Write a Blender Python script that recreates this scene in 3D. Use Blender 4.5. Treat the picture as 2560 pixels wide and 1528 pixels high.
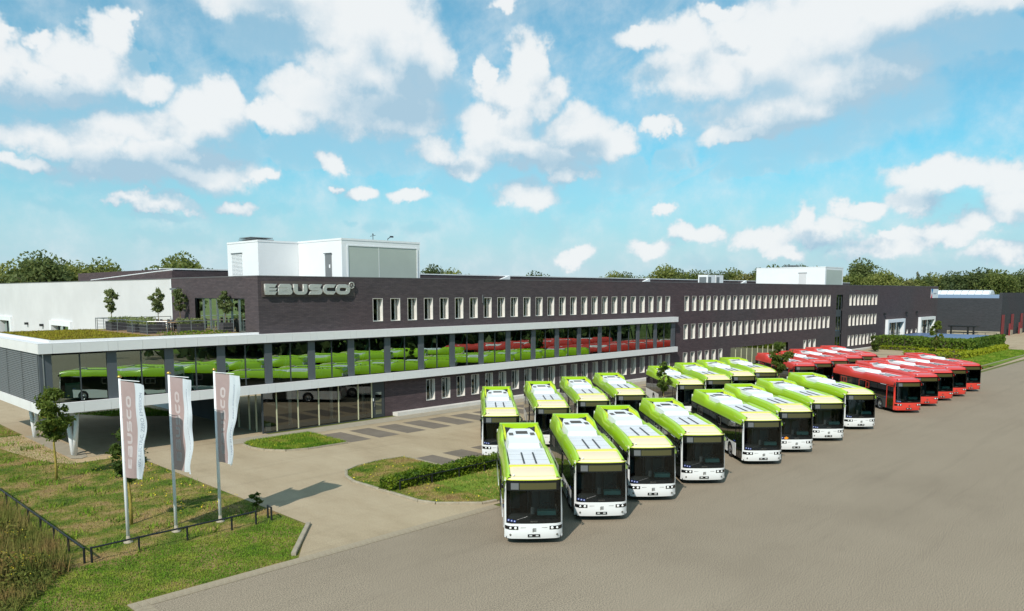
import bpy, math, random
import numpy as np
from mathutils import Vector, Matrix
R = math.radians
random.seed(7); rng = np.random.default_rng(7)
scene = bpy.context.scene
col = scene.collection
for o in list(bpy.data.objects): bpy.data.objects.remove(o)

# ------------------------------------------------------------------ camera
# world: X runs along the long brick front (to the right and away), Y into the building, Z up
HEAD, PITCH, FPX = 44.37, 6.1, 1926.0
cam_d = bpy.data.cameras.new('camera'); cam = bpy.data.objects.new('camera', cam_d); col.objects.link(cam)
cam_d.sensor_width = 36.0; cam_d.lens = FPX / 2560 * 36.0
cam_d.shift_y = (729.5 + FPX * math.tan(R(PITCH)) - 764.0) / 2560
cam_d.clip_start = 0.5; cam_d.clip_end = 9000
cam.location = (0, 0, 11); cam.rotation_euler = (R(90 - PITCH), 0, R(HEAD - 90))
scene.camera = cam

# ------------------------------------------------------------------ light and sky
SUN_EL, SUN_TO = 41.0, 23.3            # shadows run towards this direction (degrees from +X)
sd = bpy.data.lights.new('sun', 'SUN'); sd.energy = 4.3; sd.angle = R(0.5); sd.color = (1.0, 0.955, 0.89)
sun = bpy.data.objects.new('sun', sd); col.objects.link(sun)
to_sun = Vector((-math.cos(R(SUN_TO)) * math.cos(R(SUN_EL)), -math.sin(R(SUN_TO)) * math.cos(R(SUN_EL)), math.sin(R(SUN_EL))))
sun.rotation_euler = to_sun.to_track_quat('Z', 'Y').to_euler(); sun.location = (-30, -30, 60)

scene.view_settings.view_transform = 'Standard'; scene.view_settings.look = 'None'
scene.view_settings.gamma = 1.0; scene.view_settings.exposure = 0.0; scene.view_settings.use_curve_mapping = False
scene.cycles.max_bounces = 6; scene.cycles.transparent_max_bounces = 10; scene.cycles.glossy_bounces = 3; scene.cycles.diffuse_bounces = 2
scene.cycles.caustics_reflective = False; scene.cycles.caustics_refractive = False
scene.cycles.use_denoising = True

def L(*c):
    """sRGB 0-255 -> linear"""
    f = lambda v: ((v / 255 + 0.055) / 1.055) ** 2.4 if v / 255 > 0.04045 else v / 255 / 12.92
    return (f(c[0]), f(c[1]), f(c[2]), 1.0)

world = bpy.data.worlds.new('World'); scene.world = world; world.use_nodes = True
def N(nt, t, **kw):
    n = nt.nodes.new(t)
    for k, v in kw.items():
        if k[0] == 'i' and k[1:].isdigit(): n.inputs[int(k[1:])].default_value = v
        else: setattr(n, k, v)
    return n
def mth(nt, op, a, b=None, clamp=False):
    n = nt.nodes.new('ShaderNodeMath'); n.operation = op; n.use_clamp = clamp
    for i, v in enumerate((a, b)):
        if v is None: continue
        if isinstance(v, (int, float)): n.inputs[i].default_value = v
        else: nt.links.new(v, n.inputs[i])
    return n.outputs[0]
def maprange(nt, v, a, b, c=0.0, d=1.0, smooth=True):
    n = nt.nodes.new('ShaderNodeMapRange'); n.interpolation_type = 'SMOOTHSTEP' if smooth else 'LINEAR'
    nt.links.new(v, n.inputs[0])
    for i, x in enumerate((a, b, c, d)): n.inputs[i + 1].default_value = x
    return n.outputs[0]
def mixc(nt, f, a, b):
    n = nt.nodes.new('ShaderNodeMix'); n.data_type = 'RGBA'
    for i, v in ((0, f), (6, a), (7, b)):
        if isinstance(v, (int, float, tuple)): n.inputs[i].default_value = v
        else: nt.links.new(v, n.inputs[i])
    return n.outputs[2]

# clouds: (picture x, y, half width, half height) in a 2486 px wide picture, turned below into azimuth and elevation on the sky
CLOUDS = [(905,75,165,105),(850,150,120,100),(985,120,100,110),(1062,165,75,85),(800,245,130,55),(960,215,170,70),(720,290,90,40),(940,285,190,60),
 (680,20,165,70),(760,55,80,40),(60,200,110,70),(30,120,55,55),(150,215,140,45),(250,170,100,55),(300,105,60,45),(345,80,35,35),(360,215,90,40),(140,130,45,22),(55,95,30,14),
 (300,330,150,50),(400,320,130,55),(500,290,110,60),(560,255,60,60),(460,385,130,35),(230,365,110,35),(650,280,60,28),(90,392,62,22),(390,502,100,24),(330,500,60,14),(590,500,60,22),
 (1185,205,22,60),(1275,165,48,75),(1240,235,90,55),(1300,250,90,45),(1215,320,85,60),(1160,400,90,40),(1060,365,85,38),(1400,330,110,60),(1490,345,60,45),(1250,370,130,45),(1340,390,110,40),
 (806,402,38,34),(620,430,45,18),(860,485,58,22),(1000,492,62,20),(790,465,24,14),
 (1560,125,90,30),(1640,115,90,50),(1760,110,60,60),(1850,170,260,100),(1700,200,160,70),(1960,90,240,90),(2120,40,220,90),(2000,200,220,80),(1850,290,170,55),(1780,340,100,25),(1930,270,150,60),(2280,20,200,50),
 (1600,322,45,20),(1740,55,80,20),(1240,40,40,20),
 (2260,430,120,48),(2330,440,90,40),(2200,490,90,40),(2420,440,70,60),(1945,530,46,46),(1975,555,95,40),(2080,520,60,30),(2345,545,65,32),(2240,575,120,30),
 (1700,565,60,28),(1590,600,75,28),(1605,520,36,24),(1830,585,85,36),(1900,610,60,22),(2120,600,110,36),(1390,628,56,24),(1300,480,90,40),(1380,430,60,30),
 (2440,500,70,40),(2130,570,40,16),(400,420,260,50),(120,330,160,45),(2420,610,120,30)]
def build_world():
    g = bpy.data.node_groups.new('cloud_density', 'ShaderNodeTree')
    g.interface.new_socket('uv', in_out='INPUT', socket_type='NodeSocketVector')
    g.interface.new_socket('density', in_out='OUTPUT', socket_type='NodeSocketFloat')
    gi = g.nodes.new('NodeGroupInput'); go = g.nodes.new('NodeGroupOutput')
    # warp the plane so the blobs become billows
    n1 = N(g, 'ShaderNodeTexNoise', noise_dimensions='2D'); n1.inputs['Scale'].default_value = 11; n1.inputs['Detail'].default_value = 5; n1.inputs['Roughness'].default_value = 0.62
    g.links.new(gi.outputs[0], n1.inputs['Vector'])
    sub = N(g, 'ShaderNodeVectorMath', operation='SUBTRACT'); g.links.new(n1.outputs['Color'], sub.inputs[0]); sub.inputs[1].default_value = (.5, .5, .5)
    sc = N(g, 'ShaderNodeVectorMath', operation='MULTIPLY_ADD'); g.links.new(sub.outputs[0], sc.inputs[0]); sc.inputs[1].default_value = (.085, .062, 0); g.links.new(gi.outputs[0], sc.inputs[2])
    acc = None
    for (cx, cy, rx, ry) in CLOUDS:
        k = 2560 / 2486; dx = cx * k - 1280
        u = -math.atan(dx / 1937); v = math.atan((729.5 - cy * k) / math.hypot(1937, dx))
        s = 1937 / (k * math.cos(u))
        gr = g.nodes.new('ShaderNodeTexGradient'); gr.gradient_type = 'SPHERICAL'; tm = gr.texture_mapping; tm.vector_type = 'TEXTURE'
        tm.translation = (u, v, 0); tm.scale = (rx * 1.22 / s, ry * 1.22 / s, 1); g.links.new(sc.outputs[0], gr.inputs[0])
        if acc is None: acc = gr.outputs['Fac']
        else:
            n = g.nodes.new('ShaderNodeMath'); n.operation = 'SMOOTH_MAX'; n.inputs[2].default_value = 0.2
            g.links.new(acc, n.inputs[0]); g.links.new(gr.outputs['Fac'], n.inputs[1]); acc = n.outputs[0]
    g.links.new(acc, go.inputs[0])

    nt = world.node_tree; nt.nodes.clear(); lk = nt.links.new
    out = nt.nodes.new('ShaderNodeOutputWorld'); bg = nt.nodes.new('ShaderNodeBackground'); lk(bg.outputs[0], out.inputs[0])
    tc = nt.nodes.new('ShaderNodeTexCoord')
    rot = N(nt, 'ShaderNodeVectorRotate', rotation_type='Z_AXIS'); rot.inputs['Angle'].default_value = R(-HEAD); lk(tc.outputs['Generated'], rot.inputs['Vector'])
    sp = nt.nodes.new('ShaderNodeSeparateXYZ'); lk(rot.outputs[0], sp.inputs[0])
    az = mth(nt, 'ARCTAN2', sp.outputs[1], sp.outputs[0]); el = mth(nt, 'ARCSINE', sp.outputs[2])
    uv = nt.nodes.new('ShaderNodeCombineXYZ'); lk(az, uv.inputs[0]); lk(el, uv.inputs[1])
    d0 = nt.nodes.new('ShaderNodeGroup'); d0.node_tree = g; lk(uv.outputs[0], d0.inputs[0])
    # unseen rest of the sky: broken cloud, thinned to lower the sky fill
    nb = N(nt, 'ShaderNodeTexNoise'); nb.inputs['Scale'].default_value = 3.4; nb.inputs['Detail'].default_value = 5; nb.inputs['Roughness'].default_value = .6
    sq = N(nt, 'ShaderNodeVectorMath', operation='MULTIPLY'); lk(tc.outputs['Generated'], sq.inputs[0]); sq.inputs[1].default_value = (1, 1, 2.0); lk(sq.outputs[0], nb.inputs['Vector'])
    outside = maprange(nt, mth(nt, 'ABSOLUTE', az), .62, .80)
    above = maprange(nt, el, .40, .52)
    where = mth(nt, 'MAXIMUM', outside, above)
    gen = mth(nt, 'MULTIPLY', maprange(nt, nb.outputs[0], .52, .76), where)
    dens = mth(nt, 'MAXIMUM', d0.outputs[0], mth(nt, 'MULTIPLY', gen, .75))
    nlo = N(nt, 'ShaderNodeTexNoise', noise_dimensions='2D'); nlo.inputs['Scale'].default_value = 20; nlo.inputs['Detail'].default_value = 6; nlo.inputs['Roughness'].default_value = .62; lk(uv.outputs[0], nlo.inputs['Vector'])
    dens = mth(nt, 'ADD', dens, mth(nt, 'MULTIPLY', mth(nt, 'SUBTRACT', nlo.outputs[0], .5), maprange(nt, dens, .0, .25, 0, .42)))
    off = N(nt, 'ShaderNodeVectorMath', operation='ADD'); lk(uv.outputs[0], off.inputs[0]); off.inputs[1].default_value = (.016, .040, 0)
    d1 = nt.nodes.new('ShaderNodeGroup'); d1.node_tree = g; lk(off.outputs[0], d1.inputs[0])
    dif = mth(nt, 'SUBTRACT', mth(nt, 'MAXIMUM', d0.outputs[0], mth(nt, 'MULTIPLY', gen, .5)), d1.outputs[0])     # above zero: facing the light from the upper left
    rim = maprange(nt, mth(nt, 'ADD', dif, mth(nt, 'MULTIPLY', mth(nt, 'SUBTRACT', nlo.outputs[0], .5), .75)), -.62, .40)
    mask = mth(nt, 'MULTIPLY', maprange(nt, dens, .03, .46), maprange(nt, rim, .0, .5, .78, 1.0))
    body = maprange(nt, dens, .05, .62)
    # thin streaky cirrus and haze
    rc = N(nt, 'ShaderNodeVectorRotate', rotation_type='Z_AXIS'); rc.inputs['Angle'].default_value = R(32); lk(uv.outputs[0], rc.inputs['Vector'])
    st = N(nt, 'ShaderNodeVectorMath', operation='MULTIPLY'); lk(rc.outputs[0], st.inputs[0]); st.inputs[1].default_value = (2.2, 9.0, 1)
    nc = N(nt, 'ShaderNodeTexNoise'); nc.inputs['Scale'].default_value = 1.6; nc.inputs['Detail'].default_value = 5; nc.inputs['Roughness'].default_value = .55; nc.inputs['Distortion'].default_value = .4; lk(st.outputs[0], nc.inputs['Vector'])
    cir = mth(nt, 'MULTIPLY', maprange(nt, nc.outputs[0], .46, .70), .62)
    veil = mth(nt, 'MULTIPLY', maprange(nt, mth(nt, 'MAXIMUM', d0.outputs[0], d1.outputs[0]), .0, .35), .50)
    hz = maprange(nt, el, -.02, .24, .98, 0.0)
    thin = mth(nt, 'MAXIMUM', cir, mth(nt, 'MAXIMUM', hz, veil))
    # greyer undersides of the heaps
    wob = N(nt, 'ShaderNodeVectorMath', operation='MULTIPLY_ADD'); lk(nlo.outputs['Color'], wob.inputs[0]); wob.inputs[1].default_value = (.05, .04, 0); lk(uv.outputs[0], wob.inputs[2])
    sh = None
    for (cx, cy, rx, ry) in BASES:
        k = 2560 / 2486; dx = cx * k - 1280; u = -math.atan(dx / 1937); v = math.atan((729.5 - cy * k) / math.hypot(1937, dx)); q = 1937 / (k * math.cos(u))
        gr = nt.nodes.new('ShaderNodeTexGradient'); gr.gradient_type = 'SPHERICAL'; tm = gr.texture_mapping; tm.vector_type = 'TEXTURE'
        tm.translation = (u + .025, v + .02, 0); tm.scale = (rx / q, ry / q, 1); lk(wob.outputs[0], gr.inputs[0])
        sh = gr.outputs['Fac'] if sh is None else mth(nt, 'MAXIMUM', sh, gr.outputs['Fac'])
    sh = maprange(nt, sh, .0, 1.0)
    lit = mth(nt, 'SUBTRACT', mth(nt, 'ADD', .02, mth(nt, 'ADD', mth(nt, 'MULTIPLY', rim, .78), mth(nt, 'MULTIPLY', body, .18))), mth(nt, 'MULTIPLY', sh, .9), True)
    sky = nt.nodes.new('ShaderNodeTexSky'); sky.sky_type = 'NISHITA'; sky.sun_disc = False
    sky.sun_elevation = R(SUN_EL); sky.sun_rotation = R(90 - (SUN_TO + 180)); sky.altitude = 20; sky.air_density = 1.0; sky.dust_density = .7; sky.ozone_density = 1.5
    scl = N(nt, 'ShaderNodeVectorMath', operation='SCALE'); lk(sky.outputs[0], scl.inputs[0]); scl.inputs['Scale'].default_value = 1.0
    tint = N(nt, 'ShaderNodeVectorMath', operation='MULTIPLY'); lk(scl.outputs[0], tint.inputs[0]); tint.inputs[1].default_value = SKY_TINT
    c1 = mixc(nt, thin, tint.outputs[0], CIRRUS)
    cc = mixc(nt, lit, CLOUD_SHADE, CLOUD_LIT)
    c2 = mixc(nt, mth(nt, 'MULTIPLY', mask, .96), c1, cc)
    lk(c2, bg.inputs['Color']); bg.inputs['Strength'].default_value = SKY_S
    world.cycles.sampling_method = 'MANUAL'; world.cycles.sample_map_resolution = 256
SKY_S = 0.08
q_ = lambda r, g, b: tuple(v / SKY_S for v in L(r, g, b)[:3]) + (1,)
SKY_TINT = (0.29, 1.58, 1.68)
CIRRUS = q_(192, 216, 228); CLOUD_LIT = q_(243, 246, 247); CLOUD_SHADE = q_(172, 203, 222)
BASES = [(955,275,230,85),(1010,225,120,70),(690,45,150,50),(330,420,300,60),(150,260,160,60),(520,400,150,50),(1330,410,170,60),(1120,415,90,30),(2330,150,330,130),(2150,230,220,80),(1880,330,190,60),(2260,490,140,40),(1980,590,110,30),(390,525,110,22),(1400,370,90,40)]
build_world()

# ------------------------------------------------------------------ materials
MATS = {}
def mat(name, color, rough=0.6, metal=0.0, spec=0.5, noise=None, bump=None, coat=0.0, emit=None):
    """noise = (scale, amount, detail); bump = (scale, strength, distance)"""
    m = bpy.data.materials.new(name); m.use_nodes = True; nt = m.node_tree; b = nt.nodes['Principled BSDF']
    c = color if len(color) == 4 else (*color, 1)
    b.inputs['Base Color'].default_value = c; b.inputs['Roughness'].default_value = rough; b.inputs['Metallic'].default_value = metal
    b.inputs['Specular IOR Level'].default_value = spec; b.inputs['Coat Weight'].default_value = coat; b.inputs['Coat Roughness'].default_value = .06
    if noise or bump:
        tc = nt.nodes.new('ShaderNodeTexCoord')
    if noise:
        n = N(nt, 'ShaderNodeTexNoise'); n.inputs['Scale'].default_value = noise[0]; n.inputs['Detail'].default_value = noise[2] if len(noise) > 2 else 6
        n.inputs['Roughness'].default_value = .62
        nt.links.new(tc.outputs['Object'], n.inputs['Vector'])
        a = noise[1]; f = maprange(nt, n.outputs[0], .28, .72)
        nt.links.new(mixc(nt, f, tuple(v * (1 - a) for v in c[:3]) + (1,), tuple(min(1, v * (1 + a)) for v in c[:3]) + (1,)), b.inputs['Base Color'])
    if bump:
        n = N(nt, 'ShaderNodeTexNoise'); n.inputs['Scale'].default_value = bump[0]; n.inputs['Detail'].default_value = 5
        nt.links.new(tc.outputs['Object'], n.inputs['Vector'])
        bp = nt.nodes.new('ShaderNodeBump'); bp.inputs['Strength'].default_value = bump[1]; bp.inputs['Distance'].default_value = bump[2]
        nt.links.new(n.outputs[0], bp.inputs['Height']); nt.links.new(bp.outputs[0], b.inputs['Normal'])
    if emit: b.inputs['Emission Color'].default_value = (*emit[:3], 1); b.inputs['Emission Strength'].default_value = emit[3]
    MATS[name] = m; return m
def glass(name, tint, refl, reflc=(.9, .95, .95, 1), rough=0.0, wob=0.0):
    m = bpy.data.materials.new(name); m.use_nodes = True; nt = m.node_tree; nt.nodes.clear()
    out = nt.nodes.new('ShaderNodeOutputMaterial'); mx = nt.nodes.new('ShaderNodeMixShader')
    t = nt.nodes.new('ShaderNodeBsdfTransparent'); t.inputs[0].default_value = tint
    g = nt.nodes.new('ShaderNodeBsdfGlossy'); g.inputs['Color'].default_value = reflc; g.inputs['Roughness'].default_value = rough
    lw = nt.nodes.new('ShaderNodeFresnel'); lw.inputs[0].default_value = 1.5
    f = mth(nt, 'ADD', mth(nt, 'MULTIPLY', lw.outputs[0], 1.0), refl, True)
    if wob:
        tc = nt.nodes.new('ShaderNodeTexCoord'); n = N(nt, 'ShaderNodeTexNoise'); n.inputs['Scale'].default_value = .7; n.inputs['Detail'].default_value = 1
        nt.links.new(tc.outputs['Object'], n.inputs['Vector']); bp = nt.nodes.new('ShaderNodeBump'); bp.inputs['Strength'].default_value = wob; bp.inputs['Distance'].default_value = .02
        nt.links.new(n.outputs[0], bp.inputs['Height']); nt.links.new(bp.outputs[0], g.inputs['Normal'])
    nt.links.new(f, mx.inputs[0]); nt.links.new(t.outputs[0], mx.inputs[1]); nt.links.new(g.outputs[0], mx.inputs[2]); nt.links.new(mx.outputs[0], out.inputs[0])
    MATS[name] = m; return m
def brick_mat(name, c1, c2, mortar, big=0.25):
    m = bpy.data.materials.new(name); m.use_nodes = True; nt = m.node_tree; b = nt.nodes['Principled BSDF']; lk = nt.links.new
    tc = nt.nodes.new('ShaderNodeTexCoord'); sp = nt.nodes.new('ShaderNodeSeparateXYZ'); lk(tc.outputs['Object'], sp.inputs[0])
    cm = nt.nodes.new('ShaderNodeCombineXYZ'); lk(mth(nt, 'ADD', sp.outputs[0], sp.outputs[1]), cm.inputs[0]); lk(sp.outputs[2], cm.inputs[1])
    br = nt.nodes.new('ShaderNodeTexBrick'); lk(cm.outputs[0], br.inputs['Vector']); br.inputs['Scale'].default_value = 1
    br.inputs['Brick Width'].default_value = .42; br.inputs['Row Height'].default_value = .115; br.inputs['Mortar Size'].default_value = .012
    br.inputs['Color1'].default_value = c1; br.inputs['Color2'].default_value = c2; br.inputs['Mortar'].default_value = mortar; br.inputs['Bias'].default_value = -.1
    st = N(nt, 'ShaderNodeVectorMath', operation='MULTIPLY'); lk(tc.outputs['Object'], st.inputs[0]); st.inputs[1].default_value = (.55, .55, 3.2)
    n = N(nt, 'ShaderNodeTexNoise'); n.inputs['Scale'].default_value = 1.6; n.inputs['Detail'].default_value = 8; n.inputs['Roughness'].default_value = .7; lk(st.outputs[0], n.inputs['Vector'])
    f = maprange(nt, n.outputs[0], .3, .7, 1 - big, 1 + big)
    v = N(nt, 'ShaderNodeVectorMath', operation='SCALE'); lk(br.outputs['Color'], v.inputs[0]); lk(f, v.inputs['Scale'])
    n2 = N(nt, 'ShaderNodeTexNoise'); n2.inputs['Scale'].default_value = .06; n2.inputs['Detail'].default_value = 3; lk(tc.outputs['Object'], n2.inputs['Vector'])
    tintv = mixc(nt, maprange(nt, n2.outputs[0], .4, .6), (1.06, .97, .99, 1), (.96, 1.0, 1.01, 1))
    v2 = N(nt, 'ShaderNodeVectorMath', operation='MULTIPLY'); lk(v.outputs[0], v2.inputs[0]); lk(tintv, v2.inputs[1])
    lk(v2.outputs[0], b.inputs['Base Color']); b.inputs['Roughness'].default_value = .8; b.inputs['Specular IOR Level'].default_value = .3
    bp = nt.nodes.new('ShaderNodeBump'); bp.inputs['Strength'].default_value = .5; bp.inputs['Distance'].default_value = .008; bp.invert = True
    lk(br.outputs['Fac'], bp.inputs['Height']); lk(bp.outputs[0], b.inputs['Normal'])
    MATS[name] = m; return m
def ramp_ground(name, cols, scale, detail=8, rough=.95, fine=None, bump=.3, coord='Object', fscale=60, stretch=None, wear=0):
    """patches of several natural colours: cols = [(pos, linear colour)]"""
    m = bpy.data.materials.new(name); m.use_nodes = True; nt = m.node_tree; b = nt.nodes['Principled BSDF']; lk = nt.links.new
    tc = nt.nodes.new('ShaderNodeTexCoord'); src = tc.outputs[coord]
    if stretch:
        sv = N(nt, 'ShaderNodeVectorMath', operation='MULTIPLY'); lk(src, sv.inputs[0]); sv.inputs[1].default_value = stretch; src = sv.outputs[0]
    n = N(nt, 'ShaderNodeTexNoise'); n.inputs['Scale'].default_value = scale; n.inputs['Detail'].default_value = detail; n.inputs['Roughness'].default_value = .68
    lk(src, n.inputs['Vector'])
    cr = nt.nodes.new('ShaderNodeValToRGB'); el = cr.color_ramp.elements
    while len(el) < len(cols): el.new(.5)
    for e, (p, c) in zip(el, cols): e.position = p; e.color = c if len(c) == 4 else (*c, 1)
    lk(n.outputs[0], cr.inputs[0]); colour = cr.outputs[0]
    nf = N(nt, 'ShaderNodeTexNoise'); nf.inputs['Scale'].default_value = fscale; nf.inputs['Detail'].default_value = 4; nf.inputs['Roughness'].default_value = .75; lk(tc.outputs[coord], nf.inputs['Vector'])
    if fine:
        v = N(nt, 'ShaderNodeVectorMath', operation='SCALE'); lk(colour, v.inputs[0]); lk(maprange(nt, nf.outputs[0], .32, .68, 1 - fine, 1 + fine, False), v.inputs['Scale']); colour = v.outputs[0]
    if wear:
        for sv_, sc_, lo in (((.05, .9, 1), 1.0, .50), ((1, 1, 1), .5, .58)):
            w = N(nt, 'ShaderNodeVectorMath', operation='MULTIPLY'); lk(tc.outputs[coord], w.inputs[0]); w.inputs[1].default_value = sv_
            wn = N(nt, 'ShaderNodeTexNoise'); wn.inputs['Scale'].default_value = sc_; wn.inputs['Detail'].default_value = 7; wn.inputs['Roughness'].default_value = .66; lk(w.outputs[0], wn.inputs['Vector'])
            v = N(nt, 'ShaderNodeVectorMath', operation='SCALE'); lk(colour, v.inputs[0]); lk(maprange(nt, wn.outputs[0], lo, lo + .2, 1.0, 1 - wear), v.inputs['Scale']); colour = v.outputs[0]
    lk(colour, b.inputs['Base Color']); b.inputs['Roughness'].default_value = rough; b.inputs['Specular IOR Level'].default_value = .25
    if bump:
        bp = nt.nodes.new('ShaderNodeBump'); bp.inputs['Strength'].default_value = bump; bp.inputs['Distance'].default_value = .02
        lk(nf.outputs[0], bp.inputs['Height']); lk(bp.outputs[0], b.inputs['Normal'])
    MATS[name] = m; return m
def leaf_mat(name, c1, c2, scale=.6, trans=.35):
    m = bpy.data.materials.new(name); m.use_nodes = True; nt = m.node_tree; nt.nodes.clear(); lk = nt.links.new
    out = nt.nodes.new('ShaderNodeOutputMaterial'); tc = nt.nodes.new('ShaderNodeTexCoord'); oi = nt.nodes.new('ShaderNodeObjectInfo')
    n = N(nt, 'ShaderNodeTexNoise'); n.inputs['Scale'].default_value = scale; n.inputs['Detail'].default_value = 6; n.inputs['Roughness'].default_value = .8; lk(tc.outputs['Object'], n.inputs['Vector'])
    f = mth(nt, 'ADD', maprange(nt, n.outputs[0], .3, .7), mth(nt, 'MULTIPLY', mth(nt, 'SUBTRACT', oi.outputs['Random'], .5), .7), True)
    c = mixc(nt, f, c1, c2)
    d = nt.nodes.new('ShaderNodeBsdfPrincipled'); lk(c, d.inputs['Base Color']); d.inputs['Roughness'].default_value = .65; d.inputs['Specular IOR Level'].default_value = .3
    t = nt.nodes.new('ShaderNodeBsdfTranslucent'); lk(c, t.inputs[0])
    mx = nt.nodes.new('ShaderNodeMixShader'); mx.inputs[0].default_value = trans; lk(d.outputs[0], mx.inputs[1]); lk(t.outputs[0], mx.inputs[2]); lk(mx.outputs[0], out.inputs[0])
    MATS[name] = m; return m

brick_mat('brick', L(87, 75, 76), L(75, 65, 67), L(66, 59, 61), .15)
brick_mat('brick_far', L(66, 65, 68), L(58, 58, 61), L(52, 52, 54), .15)
mat('white_panel', (.77, .745, .725), .45, noise=(.5, .04, 4))
mat('white_paint', (.80, .80, .80), .5, noise=(.7, .03, 4))
mat('white_render', L(206, 204, 203), .8, noise=(.22, .05, 5))
mat('reveal', L(220, 214, 206), .6, noise=(2, .05))
mat('frame_dark', L(62, 66, 70), .45)
mat('frame_light', L(205, 200, 165), .5)
mat('pier', L(84, 88, 93), .45, noise=(.8, .06))
mat('louvre', L(122, 124, 126), .5, metal=.1)
mat('metal_dark', L(58, 58, 62), .5, metal=.3)
mat('metal_grey', L(150, 150, 150), .4, metal=.7)
mat('steel', L(190, 190, 192), .3, metal=.9)
mat('coping', L(120, 116, 116), .45, metal=.3)
mat('roof_membrane', L(92, 88, 88), .9, noise=(.3, .12))
mat('soffit', L(120, 118, 114), .8)
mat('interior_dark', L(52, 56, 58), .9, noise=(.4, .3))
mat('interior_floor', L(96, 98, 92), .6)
mat('brace', L(170, 226, 190), .5)
mat('frosted', L(178, 184, 174), .35, noise=(.25, .06), spec=.6)
mat('plant_room', (.80, .80, .80), .5, noise=(.4, .025))
mat('sign_metal', L(196, 194, 186), .35, metal=.35, noise=(1.2, .08))
mat('sign_back', L(86, 74, 70), .7)
mat('black_metal', L(30, 32, 34), .45)
mat('concrete', L(160, 149, 130), .85, noise=(1.5, .10), bump=(30, .2, .01))
mat('kerbstone', L(156, 144, 124), .9, noise=(3, .14), bump=(40, .25, .01))
mat('plinth_white', L(214, 208, 200), .7, noise=(1.2, .06))
mat('trunk', L(120, 104, 66), .9, noise=(6, .25), bump=(20, .5, .02))
mat('trunk_yellow', L(150, 132, 58), .9, noise=(6, .25), bump=(20, .5, .02))
mat('trunk_dark', L(84, 74, 62), .95, noise=(5, .3))
mat('wood', L(150, 120, 88), .8, noise=(6, .2))
mat('planter', L(66, 64, 66), .7, noise=(3, .12))
mat('blue_roof', L(92, 112, 146), .4, noise=(.4, .08))
mat('skylight', L(225, 228, 228), .4)
mat('skylight_blue', L(130, 150, 176), .3)
mat('red_door', L(128, 42, 44), .6)
mat('flag_ink', L(150, 158, 172), .9)
mat('pole_white', (.80, .80, .80), .35)
mat('gold', L(196, 160, 80), .35, metal=.8)
glass('ribbon_glass', (.36, .48, .44, 1), .34, (.82, .97, .86, 1), wob=.10)
glass('lobby_glass', (.56, .57, .52, 1), .12, (.9, .9, .85, 1), wob=.05)
glass('window_glass', (.20, .25, .24, 1), .14, (.85, .95, .93, 1))
glass('dark_glass', (.10, .13, .12, 1), .30, (.8, .95, .88, 1))
ramp_ground('asphalt', [(.28, L(130, 117, 99)), (.45, L(144, 130, 111)), (.72, L(154, 140, 120))], .05, 10, .92, .85, 0, fscale=22, wear=.10)
ramp_ground('paving', [(.25, L(150, 133, 107)), (.45, L(167, 149, 122)), (.72, L(179, 162, 135))], .35, 10, .95, .22, .2, fscale=16, stretch=(1, .35, 1), wear=.12)
ramp_ground('paving_dark', [(.25, L(108, 98, 87)), (.75, L(126, 115, 102))], .6, 6, .95, .12, .2, fscale=14)
ramp_ground('strip', [(.25, L(138, 124, 104)), (.5, L(158, 144, 122)), (.75, L(170, 156, 134))], 1.6, 6, .95, .16, .2, fscale=20)
GR = [(.30, L(58, 76, 22)), (.42, L(88, 100, 34)), (.50, L(116, 110, 52)), (.57, L(144, 122, 78)), (.70, L(124, 98, 68))]
ramp_ground('lawn', GR, .55, 10, 1, .4, .5, fscale=22)
ramp_ground('lawn_green', [(.26, L(62, 84, 22)), (.45, L(92, 116, 32)), (.6, L(118, 132, 46)), (.75, L(140, 132, 64))], .5, 10, 1, .4, .5, fscale=22)
ramp_ground('grass_blades', [(.32, L(60, 92, 20)), (.43, L(92, 120, 32)), (.50, L(122, 126, 50)), (.57, L(156, 138, 82)), (.70, L(140, 112, 74))], .55, 10, 1, .35, 0, fscale=22)
ramp_ground('grass_green_blades', [(.28, L(62, 96, 20)), (.45, L(94, 126, 30)), (.56, L(122, 138, 44)), (.70, L(150, 140, 70))], .5, 10, 1, .35, 0, fscale=22)
ramp_ground('sedum', [(.28, L(96, 74, 44)), (.42, L(120, 108, 40)), (.52, L(142, 138, 36)), (.62, L(126, 96, 50)), (.75, L(84, 102, 36))], 1.1, 9, 1, .4, .5, fscale=16)
ramp_ground('weeds', [(.26, L(56, 66, 28)), (.44, L(84, 92, 38)), (.53, L(100, 100, 44)), (.62, L(124, 100, 56)), (.76, L(112, 84, 50))], .7, 8, 1, .4, 0, fscale=9)
ramp_ground('reed', [(.26, L(84, 98, 40)), (.42, L(112, 116, 52)), (.52, L(132, 116, 66)), (.62, L(140, 108, 70)), (.76, L(112, 96, 52))], .5, 8, 1, .4, 0, fscale=12)
ramp_ground('sand', [(.3, L(168, 142, 108)), (.7, L(196, 172, 136))], .8, 8, 1, .2, .3, fscale=18)
ramp_ground('far_land', [(.3, L(88, 96, 44)), (.7, L(112, 112, 56))], .02, 6, 1, .2, 0)
leaf_mat('leaf_lawn_tree', L(62, 84, 32), L(118, 130, 52), 1.6, .45)
leaf_mat('leaf_olive', L(100, 114, 66), L(158, 164, 108), 2.0, .45)
leaf_mat('leaf_far', L(90, 104, 48), L(148, 152, 80), .35, .45)  # brightened leaf tones, distance haze put into the colour
leaf_mat('leaf_far_dark', L(68, 84, 50), L(114, 124, 70), .35, .45)
leaf_mat('leaf_far_pale', L(130, 132, 76), L(170, 160, 100), .4, .45)
leaf_mat('leaf_conifer', L(82, 92, 68), L(118, 118, 86), .4)
leaf_mat('leaf_hedge', L(66, 96, 20), L(146, 158, 36), 1.3)
leaf_mat('leaf_hedge_far', L(76, 106, 34), L(132, 150, 52), 1.2, .45)
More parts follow.
